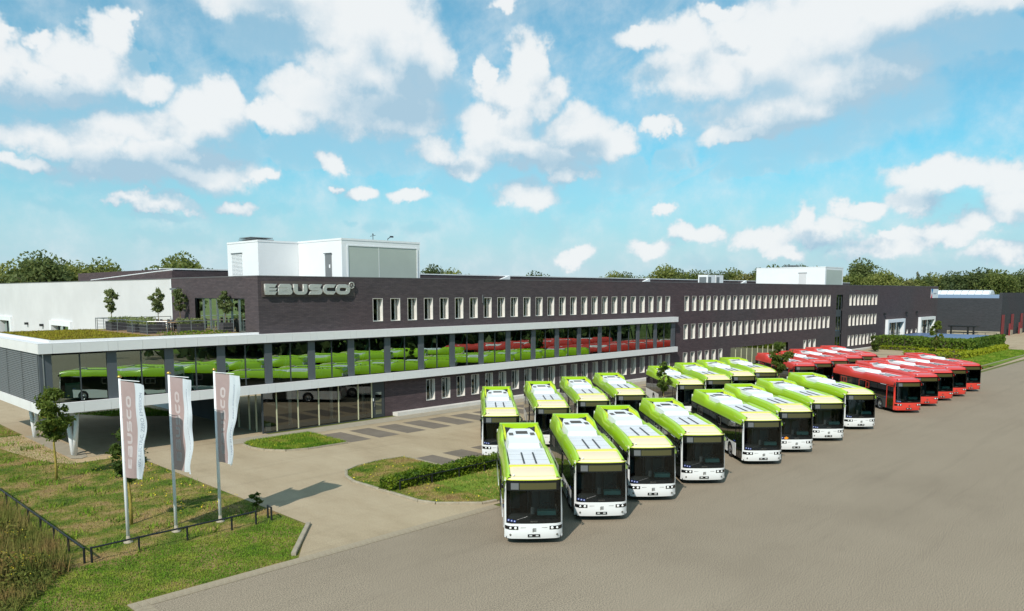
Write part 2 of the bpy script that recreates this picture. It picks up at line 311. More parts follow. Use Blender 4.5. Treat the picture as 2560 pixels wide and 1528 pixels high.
leaf_mat('leaf_hedge_low', L(104, 124, 20), L(168, 172, 40), 1.2)
leaf_mat('flag_mauve', L(188, 163, 159), L(196, 172, 168), 1.0, .38); leaf_mat('flag_white', L(222, 228, 232), L(230, 234, 238), 1.0, .38); leaf_mat('flag_letter', L(218, 206, 204), L(224, 214, 212), 1.0, .38)
mat('flower', L(214, 190, 40), .8)
M = MATS

# ------------------------------------------------------------------ mesh helpers
class MB:
    def __init__(s): s.v = []; s.f = []
    def add(s, vs, fs):
        b = len(s.v); s.v += [tuple(p) for p in vs]; s.f += [tuple(b + i for i in f) for f in fs]; return s
    def box(s, x0, x1, y0, y1, z0, z1):
        return s.add([(x0,y0,z0),(x1,y0,z0),(x1,y1,z0),(x0,y1,z0),(x0,y0,z1),(x1,y0,z1),(x1,y1,z1),(x0,y1,z1)],
                     [(0,3,2,1),(4,5,6,7),(0,1,5,4),(1,2,6,5),(2,3,7,6),(3,0,4,7)])
    def quad(s, a, b, c, d): return s.add([a,b,c,d], [(0,1,2,3)])
    def prism(s, poly, fn0, fn1):
        """poly: 2-D points; fn0/fn1 turn a 2-D point into the two end points"""
        n = len(poly); a = [fn0(p) for p in poly]; b = [fn1(p) for p in poly]
        return s.add(a + b, [tuple(range(n))[::-1], tuple(range(n, 2*n))] + [(i, (i+1) % n, n + (i+1) % n, n + i) for i in range(n)])
    def tube(s, pts, r, n=8, caps=True):
        pts = [Vector(p) for p in pts]; rs = r if isinstance(r, (list, tuple)) else [r] * len(pts); rings = []
        for i, p in enumerate(pts):
            d = (pts[min(i+1, len(pts)-1)] - pts[max(i-1, 0)]).normalized()
            a = Vector((0,0,1)) if abs(d.z) < .9 else Vector((1,0,0)); u = d.cross(a).normalized(); w = d.cross(u)
            rings.append([p + (u * math.cos(2*math.pi*k/n) + w * math.sin(2*math.pi*k/n)) * rs[i] for k in range(n)])
        vs = [q for ring in rings for q in ring]; fs = []
        for i in range(len(pts)-1):
            for k in range(n): fs.append((i*n+k, i*n+(k+1) % n, (i+1)*n+(k+1) % n, (i+1)*n+k))
        if caps: fs += [tuple(range(n))[::-1], tuple(range((len(pts)-1)*n, len(pts)*n))]
        return s.add(vs, fs)
    def lathe(s, prof, n=24, fn=None):
        """prof: (radius, height) points, fn maps (a, b, h) to 3-D"""
        fn = fn or (lambda a, b, h: (a, b, h)); vs = []
        for r, h in prof:
            for k in range(n): vs.append(fn(r*math.cos(2*math.pi*k/n), r*math.sin(2*math.pi*k/n), h))
        fs = [(i*n+k, i*n+(k+1) % n, (i+1)*n+(k+1) % n, (i+1)*n+k) for i in range(len(prof)-1) for k in range(n)]
        return s.add(vs, fs)
    def grid(s, rows):
        """rows of equal length"""
        n = len(rows[0]); vs = [p for r in rows for p in r]
        return s.add(vs, [(i*n+k, i*n+k+1, (i+1)*n+k+1, (i+1)*n+k) for i in range(len(rows)-1) for k in range(n-1)])
    def mesh(s, name, m, smooth=False):
        me = bpy.data.meshes.new(name); me.from_pydata(s.v, [], s.f)
        if m: me.materials.append(M[m] if isinstance(m, str) else m)
        if smooth: me.polygons.foreach_set('use_smooth', [True]*len(me.polygons))
        me.update(); return me
    def build(s, name, m, parent=None, smooth=False, loc=None):
        return link(name, s.mesh(name, m, smooth), parent, loc)
def link(name, me, parent=None, loc=None, rz=0):
    o = bpy.data.objects.new(name, me); col.objects.link(o); o.parent = parent
    if loc is not None: o.location = loc
    if rz: o.rotation_euler = (0, 0, rz)
    return o
def tag(o, label=None, cat=None, group=None, kind=None):
    for k, v in (('label', label), ('category', cat), ('group', group), ('kind', kind)):
        if v: o[k] = v
    return o
def empty(name, loc=(0,0,0), rz=0, label=None, cat=None, group=None):
    o = link(name, None, None, loc, rz); o.empty_display_size = .3; return tag(o, label, cat, group)
def struct(o): return tag(o, kind='structure')
def copy_tree(o, parent=None):
    c = o.copy(); col.objects.link(c); c.parent = parent
    for ch in list(o.children): copy_tree(ch, c)
    return c
def box(name, m, parent, *a): return MB().box(*a).build(name, m, parent)
def arr_mesh(name, v, nper, m):
    """v: (n, nper, 3) array of separate polygons"""
    n = len(v); me = bpy.data.meshes.new(name); me.vertices.add(n*nper); me.vertices.foreach_set('co', v.reshape(-1).astype(np.float32))
    me.loops.add(n*nper); me.loops.foreach_set('vertex_index', np.arange(n*nper, dtype=np.int32))
    me.polygons.add(n); me.polygons.foreach_set('loop_start', np.arange(0, n*nper, nper, dtype=np.int32)); me.polygons.foreach_set('loop_total', np.full(n, nper, dtype=np.int32))
    me.materials.append(M[m]); me.update(calc_edges=True); return me
def leaves(centers, size, var=.4, flat=0.0):
    """one small leaf-shaped quad at each centre, turned at random"""
    n = len(centers); a = rng.normal(size=(n,3)); a[:,2] *= (1-flat); a /= np.linalg.norm(a, axis=1)[:,None]+1e-9
    b = rng.normal(size=(n,3)); b -= (b*a).sum(1)[:,None]*a; b /= np.linalg.norm(b, axis=1)[:,None]+1e-9
    s = size*(1+var*(rng.random(n)*2-1))[:,None]
    return np.stack([centers-a*s, centers+b*s*.55, centers+a*s, centers-b*s*.55], 1)
def clump_points(n, blobs, shell=.55):
    """points mostly in the outer shell of a set of ellipsoid clumps (x,y,z,rx,ry,rz)"""
    B = np.array(blobs, float); w = (B[:,3]*B[:,4]*B[:,5])**.66; i = rng.choice(len(B), n, p=w/w.sum())
    d = rng.normal(size=(n,3)); d /= np.linalg.norm(d, axis=1)[:,None]; r = shell+(1-shell)*rng.random(n)**.6
    return B[i,:3]+d*B[i,3:]*r[:,None]
def crown_blobs(h0, h1, rad, n, peak=.45, jitter=.5):
    """clumps that fill an egg-shaped crown between two heights"""
    out = []
    for _ in range(n):
        t = rng.random(); z = h0+(h1-h0)*t; w = rad*(math.sin(math.pi*min(1, max(0.02, t))**(.5/peak if peak else 1))**.7); a = rng.random()*6.283; r = w*math.sqrt(rng.random())*.85
        s = rad*(.14+.26*rng.random()**1.5); out.append((r*math.cos(a)*1.05, r*math.sin(a)*1.05, z+rng.normal()*.08*rad, s, s, s*.7))
    return out

# ------------------------------------------------------------------ ground
def sheet(name, poly, z, m):
    b = MB(); b.add([(x, y, z) for x, y in poly], [tuple(range(len(poly)))])
    return struct(b.build(name, m))
def rect(x0, x1, y0, y1): return [(x0,y0),(x1,y0),(x1,y1),(x0,y1)]
sheet('ground', rect(-3000, 4000, -3000, 4000), -.02, 'far_land')
sheet('asphalt_yard', rect(9.8, 420, -90, 27.4), .0, 'asphalt')
sheet('lawn_ground', rect(-60, 18.7, -90, 120), -.008, 'lawn')
sheet('driveway_paving', rect(18.7, 172, 28.0, 54.3), .004, 'paving')
sheet('driveway_paving', [(15.95,28.0),(18.71,28.0),(18.71,31.8)], .005, 'paving')
sheet('forecourt_paving', [(15.5,55.6),(18.7,55.6),(18.7,54.3),(28.9,54.3),(28.9,130),(20,130),(18.4,90),(15.5,78.5)], .008, 'paving')
sheet('footpath', rect(24.5, 172, 52.75, 54.6), .016, 'concrete')
sheet('far_yard', rect(172, 420, 27.4, 47), .003, 'paving')
sheet('sand_verge', [(12.6,68),(15.5,68),(15.5,56),(18.7,55.5),(18.7,54.2),(15,54.2),(14,56),(13.2,61)], .000, 'sand')
sheet('grass_behind_wing', [(21.5,76.5),(27.6,75.5),(28.2,70.0),(27.0,69.2),(23.4,72.6)], .020, 'lawn_green')
sheet('column_slab', [(15.4,67.2),(15.4,55.9),(15.9,55.4),(16.4,55.9),(16.8,58),(16.6,67.2)], .03, 'concrete')
sheet('grass_strip', rect(27.8, 131, 28.35, 33.9), .06, 'lawn_green')
sheet('grass_corner', [(129,28.3),(171,29.6),(171,36.2),(142,36.2),(131,33.5),(129,33.5)], .06, 'lawn_green')
sheet('far_island_ground', rect(142, 182, 35.5, 54.2), .05, 'paving')

def kerb(name, pts, w=.18, h=.12, step=1.0, m='kerbstone'):
    """a run of separate kerb stones along a polyline"""
    root = struct(empty(name, (*pts[0], 0)));  P = [Vector(p) for p in pts]; meshes = {}
    for a, b in zip(P, P[1:]):
        d = b-a; n = max(1, round(d.length/step)); l = d.length/n; key = round(l, 2)
        if key not in meshes: meshes[key] = MB().prism([(-w/2,-.1),(w/2,-.1),(w/2,h-.02),(w/2-.03,h),(-w/2,h)], lambda p: (0, p[0], p[1]), lambda p, l=l: (l-.015, p[0], p[1])).mesh('kerb_stone', m)
        for i in range(n):
            q = a+d*(i/n); o = link('kerb_stone', meshes[key], root, (q.x-P[0].x, q.y-P[0].y, .004*rng.normal()), math.atan2(d.y, d.x))
    return root
def strip(name, x0, x1, y0, y1, nx, ny, z=.02, m='strip'):
    """paving strip laid of separate slabs"""
    root = struct(empty(name, (x0, y0, 0))); dx = (x1-x0)/nx; dy = (y1-y0)/ny
    me = MB().box(.008, dx-.008, .008, dy-.008, -.06, z).mesh('slab', m)
    for i in range(nx):
        for j in range(ny): link('slab', me, root, (i*dx, j*dy, .003*rng.random()))
strip('paver_strip', 9.2, 27.2, 27.4, 28.0, 60, 1)
strip('paver_strip', 9.2, 9.8, 19.4, 27.4, 1, 26)
sheet('strip_bed', rect(9.2, 27.2, 27.4, 28.0), -.002, 'paving_dark'); sheet('strip_bed', rect(9.2, 9.8, 0, 27.4), -.003, 'paving_dark')
# island with the hedge and the one by the lobby
ISL2 = [(27.8,28.35),(26.9,28.5),(25.2,30.2),(24.86,31.2),(24.86,37.2),(25.3,38.6),(26.1,39.8),(27.3,40.4),(29.2,40.75),(31.1,40.5),(31.1,36.6),(33.6,36.4),(34.6,33.9),(27.8,33.9)]
sheet('hedge_island', ISL2, .075, 'lawn'); kerb('island_kerb', ISL2[:10]+[ISL2[10]])
ISL1 = [(31.2,52.75),(26.4,52.75),(25.55,52.0),(25.45,50.6),(25.7,49.2),(26.6,47.9),(28.0,47.4),(31.1,47.3)]
sheet('lobby_island', ISL1, .08, 'lawn_green'); kerb('lobby_island_kerb', ISL1[1:]+[ISL1[0]])
kerb('lawn_kerb', [(18.7,31.8),(15.95,28.4)], .2, .14, .9)
kerb('far_kerb', [(129,29.7),(171,29.7)], .2, .12, 2.0)
# parking bays of darker pavers
for k in range(26): sheet('parking_bay', rect(31.45+2.655*k, 33.35+2.655*k, 47.4, 51.5), .010, 'paving_dark')
for k in range(3): sheet('parking_bay', rect(31.15+2.63*k, 32.95+2.63*k, 36.55, 39.75), .010, 'paving_dark')

def blades(n, inside, h, w, z, jig=.5):
    """n bent grass blades where inside() holds; returns (n,3,3)"""
    pts = inside(n); m = len(pts); a = rng.random(m)*6.283; hh = h*(.4+rng.random(m)*1.0); ww = w*(.6+rng.random(m)*.8)
    d = np.stack([np.cos(a), np.sin(a)], 1); lean = rng.normal(size=(m,2))*jig*hh[:,None]
    v = np.zeros((m,3,3)); v[:,0,:2] = pts-d*ww[:,None]; v[:,1,:2] = pts+d*ww[:,None]; v[:,2,:2] = pts+lean; v[:,:2,2] = z; v[:,2,2] = z+hh
    return v
def in_rects(rs):
    A = np.array(rs, float); w = (A[:,1]-A[:,0])*(A[:,3]-A[:,2])
    def f(n):
        i = rng.choice(len(A), n, p=w/w.sum()); r = rng.random((n,2))
        return np.stack([A[i,0]+(A[i,1]-A[i,0])*r[:,0], A[i,2]+(A[i,3]-A[i,2])*r[:,1]], 1)
    return f
def in_poly(poly):
    P = np.array(poly, float); lo, hi = P.min(0), P.max(0)
    def f(n):
        q = lo+(hi-lo)*rng.random((n,2)); c = np.zeros(n, bool); j = len(P)-1
        for i in range(len(P)):
            cond = (P[i,1] > q[:,1]) != (P[j,1] > q[:,1]); xi = (P[j,0]-P[i,0])*(q[:,1]-P[i,1])/(P[j,1]-P[i,1]+1e-12)+P[i,0]
            c ^= cond & (q[:,0] < xi); j = i
        return q[c]
    return f
def stuff(name, me, label, cat): return tag(link(name, me), label, cat, kind='stuff')
LAWN = in_rects([(5,18.6,33.4,54.3),(-6,15.3,54.3,78)])
FRONT = in_poly([(4,24),(9.1,24),(9.1,28.1),(15.9,28.1),(18.5,31.7),(18.6,33.4),(2,33.4)])
v = blades(120000, LAWN, .07, .018, -.01)
tuft = np.concatenate([blades(9000, lambda n: (lambda q: q[(np.sin(q[:,0]*1.9+q[:,1]*.7)+np.sin(q[:,1]*2.3-q[:,0])+rng.normal(size=len(q))*.5) > 1.2])(LAWN(n*4)), .24, .03, -.01)])
stuff('grass_tufts', arr_mesh('grass_tufts', tuft, 3, 'grass_green_blades'), 'fresh green tufts standing out of the dry lawn', 'grass')
stuff('lawn_grass', arr_mesh('lawn_grass', v, 3, 'grass_blades'), 'dry patchy grass of the lawn behind the black railing', 'grass')
stuff('verge_grass', arr_mesh('verge_grass', blades(80000, FRONT, .065, .018, -.01), 3, 'grass_green_blades'), 'greener mown grass in front of the black railing', 'grass')
v = np.concatenate([blades(40000, in_poly(ISL2), .08, .018, .07), blades(40000, in_rects([(27.8,60,28.4,33.8),(60,131,28.4,33.8)]), .1, .03, .055)])
stuff('island_grass', arr_mesh('island_grass', v, 3, 'grass_blades'), 'grass on the kerbed island around the low hedge', 'grass')
v = np.concatenate([blades(24000, in_poly(ISL1), .16, .024, .075), blades(5000, in_poly([(21.5,76.5),(27.6,75.5),(28.2,70.0),(27.0,69.2),(23.4,72.6)]), .14, .04, .02), blades(14000, in_rects([(129,171,29.9,35.5)]), .12, .06, .055)])
stuff('green_grass', arr_mesh('green_grass', v, 3, 'grass_green_blades'), 'fresh green grass on the island by the lobby', 'grass')
fl = np.concatenate([in_poly(ISL1)(160), in_poly(ISL2)(260)[:170], in_rects([(15,18.6,36,54)])(260)]); fl = fl[rng.random(len(fl)) < .8]
stuff('yellow_flowers', arr_mesh('yellow_flowers', leaves(np.c_[fl, np.full(len(fl), .2)], .045, .4), 4, 'flower'), 'small yellow flowers scattered in the grass', 'flowers')

# tall weeds in the ditch left of the railing
def weeds():
    n = 2300; q = in_poly([(2,33),(8.9,33.0),(9.2,36),(9.1,50),(2,52)])(n*2)
    low = in_poly([(2,27.6),(5.2,28.6),(7.6,31.5),(8.7,33.2),(2,33.4)])(1200)
    P = [];
    for pts, hmin, hmax in ((q, .35, 1.15), (low, .25, .6)):
        for x, y in pts:
            edge = min(1.0, max(.25, (9.4-x)/1.4)); h = (hmin+(hmax-hmin)*rng.random())*edge*(.75+.35*math.sin(x*1.3+y*.9))
            t = rng.random(9)**.6; a = rng.normal(size=(9,2))*.10
            P.append(np.c_[x+a[:,0], y+a[:,1], t*h])
    C = np.concatenate(P); lv = leaves(C, .062, .6)
    inq = lambda n: in_poly([(2,33),(8.9,33.0),(9.2,36),(9.1,50),(2,52)])(n)
    tall = np.concatenate([blades(26000, inq, .85, .016, 0, .22), blades(9000, in_poly([(2,27.6),(5.2,28.6),(7.6,31.5),(8.7,33.2),(2,33.4)]), .4, .014, 0, .3)])
    stuff('reeds', arr_mesh('reeds', tall, 3, 'reed'), 'thin dry reeds and grasses among the weeds at the left edge', 'reeds')
    stuff('tall_weeds', arr_mesh('tall_weeds', lv, 4, 'weeds'), 'brown and green tall weeds left of the black railing', 'weeds')
    k = C[(C[:,2] > .45) & (np.abs(C[:,0]-6.9) < 1.4) & (C[:,1] < 42)]; k = k[rng.random(len(k)) < .22]
    stuff('yellow_weed_flowers', arr_mesh('yellow_weed_flowers', leaves(k+[0,0,.06], .026, .5), 4, 'flower'), 'yellow flowering tops among the tall weeds', 'flowers')
weeds()

# ------------------------------------------------------------------ the brick office building
X0, X1, Y0, ZR = 28.7, 198.2, 55.2, 12.18
bld = empty('office_building', (0,0,0), label='long dark brick office building with white ribbon bands and a glazed cantilever', cat='building')
TOP, MID, LOW = (8.44, 10.43), (4.69, 6.70), (.95, 2.93)
WIN = []      # (x0, z0, width, height)
WW = 1.04
for k in range(25): WIN.append((39.27+1.885*k, *TOP))
for k in range(26): WIN += [(89.05+1.86*k, *TOP), (88.95+1.86*k, *MID)]
for k in range(8): WIN += [(145.25+1.853*k, *TOP), (145.25+1.853*k, *MID), (145.25+1.853*k, *LOW)]
for k in range(22): WIN.append((45.06+1.891*k, *LOW))
for k in range(6): WIN.append((88.95+1.86*k, *LOW))
for k in range(3): WIN.append((126.2+1.9*k, *LOW))
SMALL = [(177.6, 2.04, 2.92), (180.4, 2.04, 2.92), (183.4, 2.04, 2.92)]
openings = [(x, x+WW, a, b) for x, a, b in WIN] + [(x, x+.9, a, b) for x, a, b in SMALL]
openings += [(X0, 86.4, 3.3, 7.1), (X0, 40.35, -.1, 3.3), (101.7, 120.4, -.1, 2.9), (139.35, 142.1, -.1, 10.45), (165.2, 174.3, -.1, 4.75), (185.7, 195.0, -.1, 4.75)]
def wall_with_holes(holes, u0, u1, z0, z1, fn):
    b = MB(); zs = sorted({z0, z1} | {h[i] for h in holes for i in (2, 3) if z0 < h[i] < z1})
    for za, zb in zip(zs, zs[1:]):
        zm = (za+zb)/2; cuts = sorted((h[0], h[1]) for h in holes if h[2] < zm < h[3]); u = u0
        for a, c in cuts:
            if a > u+1e-6: b.quad(fn(u,za), fn(a,za), fn(a,zb), fn(u,zb))
            u = max(u, c)
        if u < u1-1e-6: b.quad(fn(u,za), fn(u1,za), fn(u1,zb), fn(u,zb))
    return b
wall_with_holes(openings, X0, X1, 0, ZR, lambda u, z: (u, Y0, z)).build('front_wall', 'brick', bld)
side_holes = [(57.4, 66.5, 7.6, 10.48), (55.2, 71.3, -.1, 7.1)]
wall_with_holes(side_holes, Y0, 71.3, 0, ZR, lambda u, z: (X0, u, z)).build('side_wall', 'brick', bld)
b = MB(); b.quad((X1,Y0,0),(X1,120,0),(X1,120,ZR),(X1,Y0,ZR)); b.build('end_wall', 'brick', bld)
MB().box(X0-.02, X1+.02, Y0-.02, Y0+.32, ZR, ZR+.06).build('roof_coping', 'coping', bld)
MB().box(X0-.021, X0+.32, Y0+.32, 71.3, ZR, ZR+.06).build('roof_coping', 'coping', bld)
box('flat_roof', 'roof_membrane', bld, X0+.02, X1-.02, Y0+.3, 72.0, 11.6, 11.9)
box('parapet_back', 'brick', bld, X0+.3, X1-.02, Y0+.3, Y0+.33, 11.9, ZR)
# interior behind the small windows, so the panes have rooms behind them
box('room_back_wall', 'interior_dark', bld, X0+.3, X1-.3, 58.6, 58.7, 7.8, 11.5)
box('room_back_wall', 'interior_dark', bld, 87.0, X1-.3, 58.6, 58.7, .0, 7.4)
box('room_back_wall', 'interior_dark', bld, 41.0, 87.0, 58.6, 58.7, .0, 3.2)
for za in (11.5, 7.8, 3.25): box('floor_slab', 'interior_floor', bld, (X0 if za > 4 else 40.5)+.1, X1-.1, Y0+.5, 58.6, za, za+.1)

# one window: deep light reveal, frame with a mullion, pane
def window_meshes(w, h, d=.38, sfx=''):
    t = .03; b = MB()
    b.box(-.0, t, -.015, d, 0, h).box(w-t, w, -.015, d, 0, h).box(t, w-t, -.015, d, h-t, h).box(t, w-t, -.03, d, 0, t)
    fr = MB(); f = .04; ya, yb = d-.09, d-.03
    fr.box(t, t+f, ya, yb, t, h-t).box(w-t-f, w-t, ya, yb, t, h-t).box(t+f, w-t-f, ya, yb, t, t+f).box(t+f, w-t-f, ya, yb, h-t-f, h-t)
    fr.box(w*.62, w*.62+.05, ya-.03, yb, t+f, h-t-f)
    p = MB(); p.quad((t, d-.06, t), (w-t, d-.06, t), (w-t, d-.06, h-t), (t, d-.06, h-t))
    bl = MB(); bl.box(w*.62+.07, w-t-f, d-.02, d-.0, t, h-t)
    return b.mesh('window', 'reveal'), fr.mesh('window_frame', 'reveal'), p.mesh('pane', 'window_glass'), bl.mesh('blind', 'frosted')
wm = {}
for x, a, c in WIN + SMALL:
    w = WW if (x, a, c) in WIN else .9; key = (w, round(c-a, 2))
    if key not in wm: wm[key] = window_meshes(w, c-a)
    r, fr, p, bl = wm[key]
    o = link('window', r, bld, (x, Y0, a)); link('window_frame', fr, o); link('pane', p, o)
    if rng.random() < .16: link('blind', bl, o)

# white bands, piers and ribbon glazing (the cantilever wing runs on to the left)
XB0, XB1, YB, YBK = 13.55, 86.55, 54.5, 74.0
PIT, PX0 = 3.765, 17.62
pan = {}
def fascia(x0, x1, z0, z1):
    key = (round(x1-x0, 2), round(z1-z0, 2))
    if key not in pan: pan[key] = MB().box(.006, x1-x0-.006, 0, .10, 0, z1-z0).mesh('fascia_panel', 'white_panel')
    link('fascia_panel', pan[key], bld, (x0, YB, z0))
cuts = [XB0, 14.36, 15.98]
for k in range(19): cuts += [PX0+PIT*k, PX0+.62+PIT*k, PX0+.62+PIT*k+(PIT-.62)/2]
cuts = [c for c in cuts if c < 86.3] + [XB1]
for a, c in zip(cuts, cuts[1:]): fascia(a, c, 7.12, 7.74); fascia(a, c, 3.25, 3.88)
box('band_core', 'metal_dark', bld, XB0+.12, XB1-.1, YB+.09, Y0+.3, 7.13, 7.70); box('band_core', 'metal_dark', bld, XB0+.12, XB1-.1, YB+.09, Y0+.3, 3.27, 3.86)
box('band_top', 'white_panel', bld, X0+.0, XB1-.003, YB+.005, Y0-.002, 7.742, 7.765); box('band_top', 'white_panel', bld, XB0+.12, XB1-.003, YB+.005, Y0-.2, 3.885, 3.90)
box('band_end', 'white_panel', bld, XB1-.10, XB1, YB+.102, Y0, 7.12, 7.74); box('band_end', 'white_panel', bld, XB1-.10, XB1, YB+.102, Y0, 3.25, 3.88)
# left face of the wing
npan = 8; dy = (YBK-YB)/npan
me1 = MB().box(0, .10, .006, dy-.006, 0, .62).mesh('fascia_panel', 'white_panel')
for k in range(npan):
    yy = YB+dy*k
    link('fascia_panel', me1, bld, (XB0-.001, yy+(.1 if k == 0 else 0), 7.12)); link('fascia_panel', me1, bld, (XB0-.001, yy+(.1 if k == 0 else 0), 3.255))
# wing roof: wide white coping and a raised inner kerb, green roof inside
b = MB(); b.box(XB0+.003, X0, YB+.003, YB+.75, 7.745, 7.77); b.box(XB0+.003, XB0+.80, YB+.75, YBK, 7.745, 7.769); b.build('wing_coping', 'white_panel', bld)
b = MB(); b.box(XB0+.8, X0, YB+.75, YB+1.05, 7.5, 7.9); b.box(XB0+.8, XB0+1.1, YB+1.05, YBK, 7.5, 7.899); b.build('wing_kerb', 'white_panel', bld)
box('wing_roof', 'sedum', bld, XB0+1.1, X0-.02, YB+1.05, YBK, 7.2, 7.72)
box('terrace_deck', 'wood', bld, 22.2, X0-.02, 58.4, 71.0, 7.72, 7.78)
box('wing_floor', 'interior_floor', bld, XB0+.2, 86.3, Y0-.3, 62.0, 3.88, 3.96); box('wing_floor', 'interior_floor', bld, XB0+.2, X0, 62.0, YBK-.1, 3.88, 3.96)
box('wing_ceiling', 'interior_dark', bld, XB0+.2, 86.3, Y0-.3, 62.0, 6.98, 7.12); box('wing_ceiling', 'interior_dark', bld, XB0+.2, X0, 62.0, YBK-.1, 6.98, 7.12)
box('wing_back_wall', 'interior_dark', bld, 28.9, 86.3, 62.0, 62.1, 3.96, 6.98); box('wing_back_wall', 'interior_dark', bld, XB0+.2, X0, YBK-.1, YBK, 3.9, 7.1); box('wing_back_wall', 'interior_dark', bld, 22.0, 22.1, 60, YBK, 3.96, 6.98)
box('soffit', 'soffit', bld, XB0+.12, XB1-.12, YB+.12, Y0+.0, 3.235, 3.25); box('soffit', 'soffit', bld, XB0+.12, X0+.4, Y0+.0, YBK, 3.236, 3.25)
YG = 54.93
piers = [(13.86, 14.36)] + [(PX0+PIT*k, PX0+.62+PIT*k) for k in range(18)] + [(85.55, 86.4)]
mp = MB().box(0, .62, 0, .34, 0, 3.2).mesh('pier', 'pier')
for k, (a, c) in enumerate(piers):
    if abs(c-a-.62) < .01: link('pier', mp, bld, (a, YG-.05, 3.9))
    else: box('pier', 'pier', bld, a, c, YG-.05, YG+.29, 3.9, 7.1)
gp = {}
for (a, c), (a2, c2) in zip(piers, piers[1:]):
    w = (a2-c)/2; key = round(w, 2)
    if key not in gp:
        gp[key] = (MB().quad((.02,0,.03),(w-.02,0,.03),(w-.02,0,3.17),(.02,0,3.17)).mesh('glass_pane', 'ribbon_glass'),
                   MB().box(-.02,.04,-.04,.05,.05,3.15).mesh('mullion', 'frame_dark'), MB().box(0,2*w,-.03,.06,0,.06).box(0,2*w,-.03,.06,3.12,3.2).mesh('glazing_rail', 'frame_dark'))
    link('glass_pane', gp[key][0], bld, (c, YG+.02, 3.9)); link('glass_pane', gp[key][0], bld, (c+w, YG+.02, 3.9))
    link('mullion', gp[key][1], bld, (c+w, YG, 3.9)); link('glazing_rail', gp[key][2], bld, (c, YG, 3.9))
# pale V braces standing behind the ribbon glazing
bm = MB()
for s in (-1, 1): bm.prism([(-.07,0),(.07,0),(.07+s*1.25,3.0),(-.07+s*1.25,3.0)], lambda p: (p[0],-.05,p[1]), lambda p: (p[0],.05,p[1]))
bm = bm.mesh('v_brace', 'brace')
for k in range(18): link('v_brace', bm, bld, (PX0+.62+PIT*k+1.5, 56.6, 3.96))
for x in (15.4, 18.9, 23.0): box('display_panel', 'brace', bld, x, x+.9, 56.2, 56.26, 3.96, 5.0)
# louvred left face
lw = (YBK-YB-.6)/5
lv = MB()
for k in range(25):
    z = 3.93+k*.125; lv.prism([(0,z),(.09,z+.035),(.09,z+.075),(0,z+.06)], lambda p: (p[0]-.035,.05,p[1]), lambda p: (p[0]-.035,lw-.05,p[1]))
lv.box(.05,.07,.02,lw-.02,3.9,7.1); lv = lv.mesh('louvre_screen', 'louvre')
for k in range(5): link('louvre_screen', lv, bld, (XB0+.12, YB+.6+lw*k, 0))
for k in range(6): box('louvre_post', 'frame_dark', bld, XB0+.08, XB0+.2, YB+.55+lw*k, YB+.65+lw*k, 3.9, 7.1)
box('corner_post', 'pier', bld, XB0+.1, 13.86, YG-.05, YG+.2, 3.9, 7.1); box('corner_trim', 'steel', bld, 13.84, 13.90, YG-.09, YG-.05, 3.9, 7.1)
# V-shaped columns under the wing
def vcol(y):
    for s in (-1, 1): MB().tube([(15.9, y+s*.15, .02), (15.9, y+s*1.2, 3.25)], .15, 14).build('column', 'white_paint', bld, True)
vcol(56.95); vcol(66.1)

# lobby under the band
lob = [28.78, 29.92, 31.8, 33.7, 35.6, 37.55, 38.95]
for a, c in zip(lob, lob[1:]):
    MB().quad((a+.03,Y0,.06),(c-.03,Y0,.06),(c-.03,Y0,3.24),(a+.03,Y0,3.24)).build('lobby_pane', 'lobby_glass', bld)
    box('lobby_mullion', 'frame_light', bld, c-.04, c+.04, Y0-.05, Y0+.10, .02, 3.24)
box('lobby_sill', 'frame_dark', bld, 28.7, 39.0, Y0-.06, Y0+.06, .0, .06)
for a, c in ((Y0+.05, 56.25), (56.25, 57.4), (57.4, 59.2), (59.2, 61)): MB().quad((28.75,a+.03,.06),(28.75,c-.03,.06),(28.75,c-.03,3.24),(28.75,a+.03,3.24)).build('lobby_pane', 'lobby_glass', bld); box('lobby_mullion', 'frame_light', bld, 28.7, 28.82, c-.04, c+.04, .02, 3.24)
box('lobby_post', 'frame_dark', bld, 28.68, 28.80, Y0-.04, Y0+.06, .02, 3.24)
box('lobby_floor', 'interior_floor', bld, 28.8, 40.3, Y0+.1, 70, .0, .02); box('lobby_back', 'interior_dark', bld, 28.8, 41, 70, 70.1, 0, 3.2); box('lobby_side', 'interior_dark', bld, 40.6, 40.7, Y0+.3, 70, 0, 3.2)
for x in (32.33, 36.29, 39.6): MB().tube([(x,57.4,0),(x,57.4,3.23)], .15, 12).build('lobby_column', 'white_paint', bld, True)
dr = box('side_door', 'frame_dark', bld, 39.0, 40.33, Y0+.02, Y0+.08, .03, 3.24)
MB().quad((39.35,Y0,.3),(40.0,Y0,.3),(40.0,Y0,2.25),(39.35,Y0,2.25)).build('door_pane', 'dark_glass', dr); box('handle', 'steel', dr, 39.2, 39.24, Y0-.07, Y0-.01, 1.0, 1.35); box('card_reader', 'white_paint', dr, 39.08, 39.16, Y0-.03, Y0+.01, 1.5, 1.75)
box('notice', 'white_paint', bld, 28.95, 29.42, Y0+.01, Y0+.02, .12, .78)
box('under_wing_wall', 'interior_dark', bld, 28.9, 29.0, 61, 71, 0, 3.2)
box('plinth', 'plinth_white', bld, 41.2, 101.5, 54.5, Y0+.0, .0, .32); box('plinth', 'plinth_white', bld, 142.3, 164, 54.6, Y0, .0, .3)
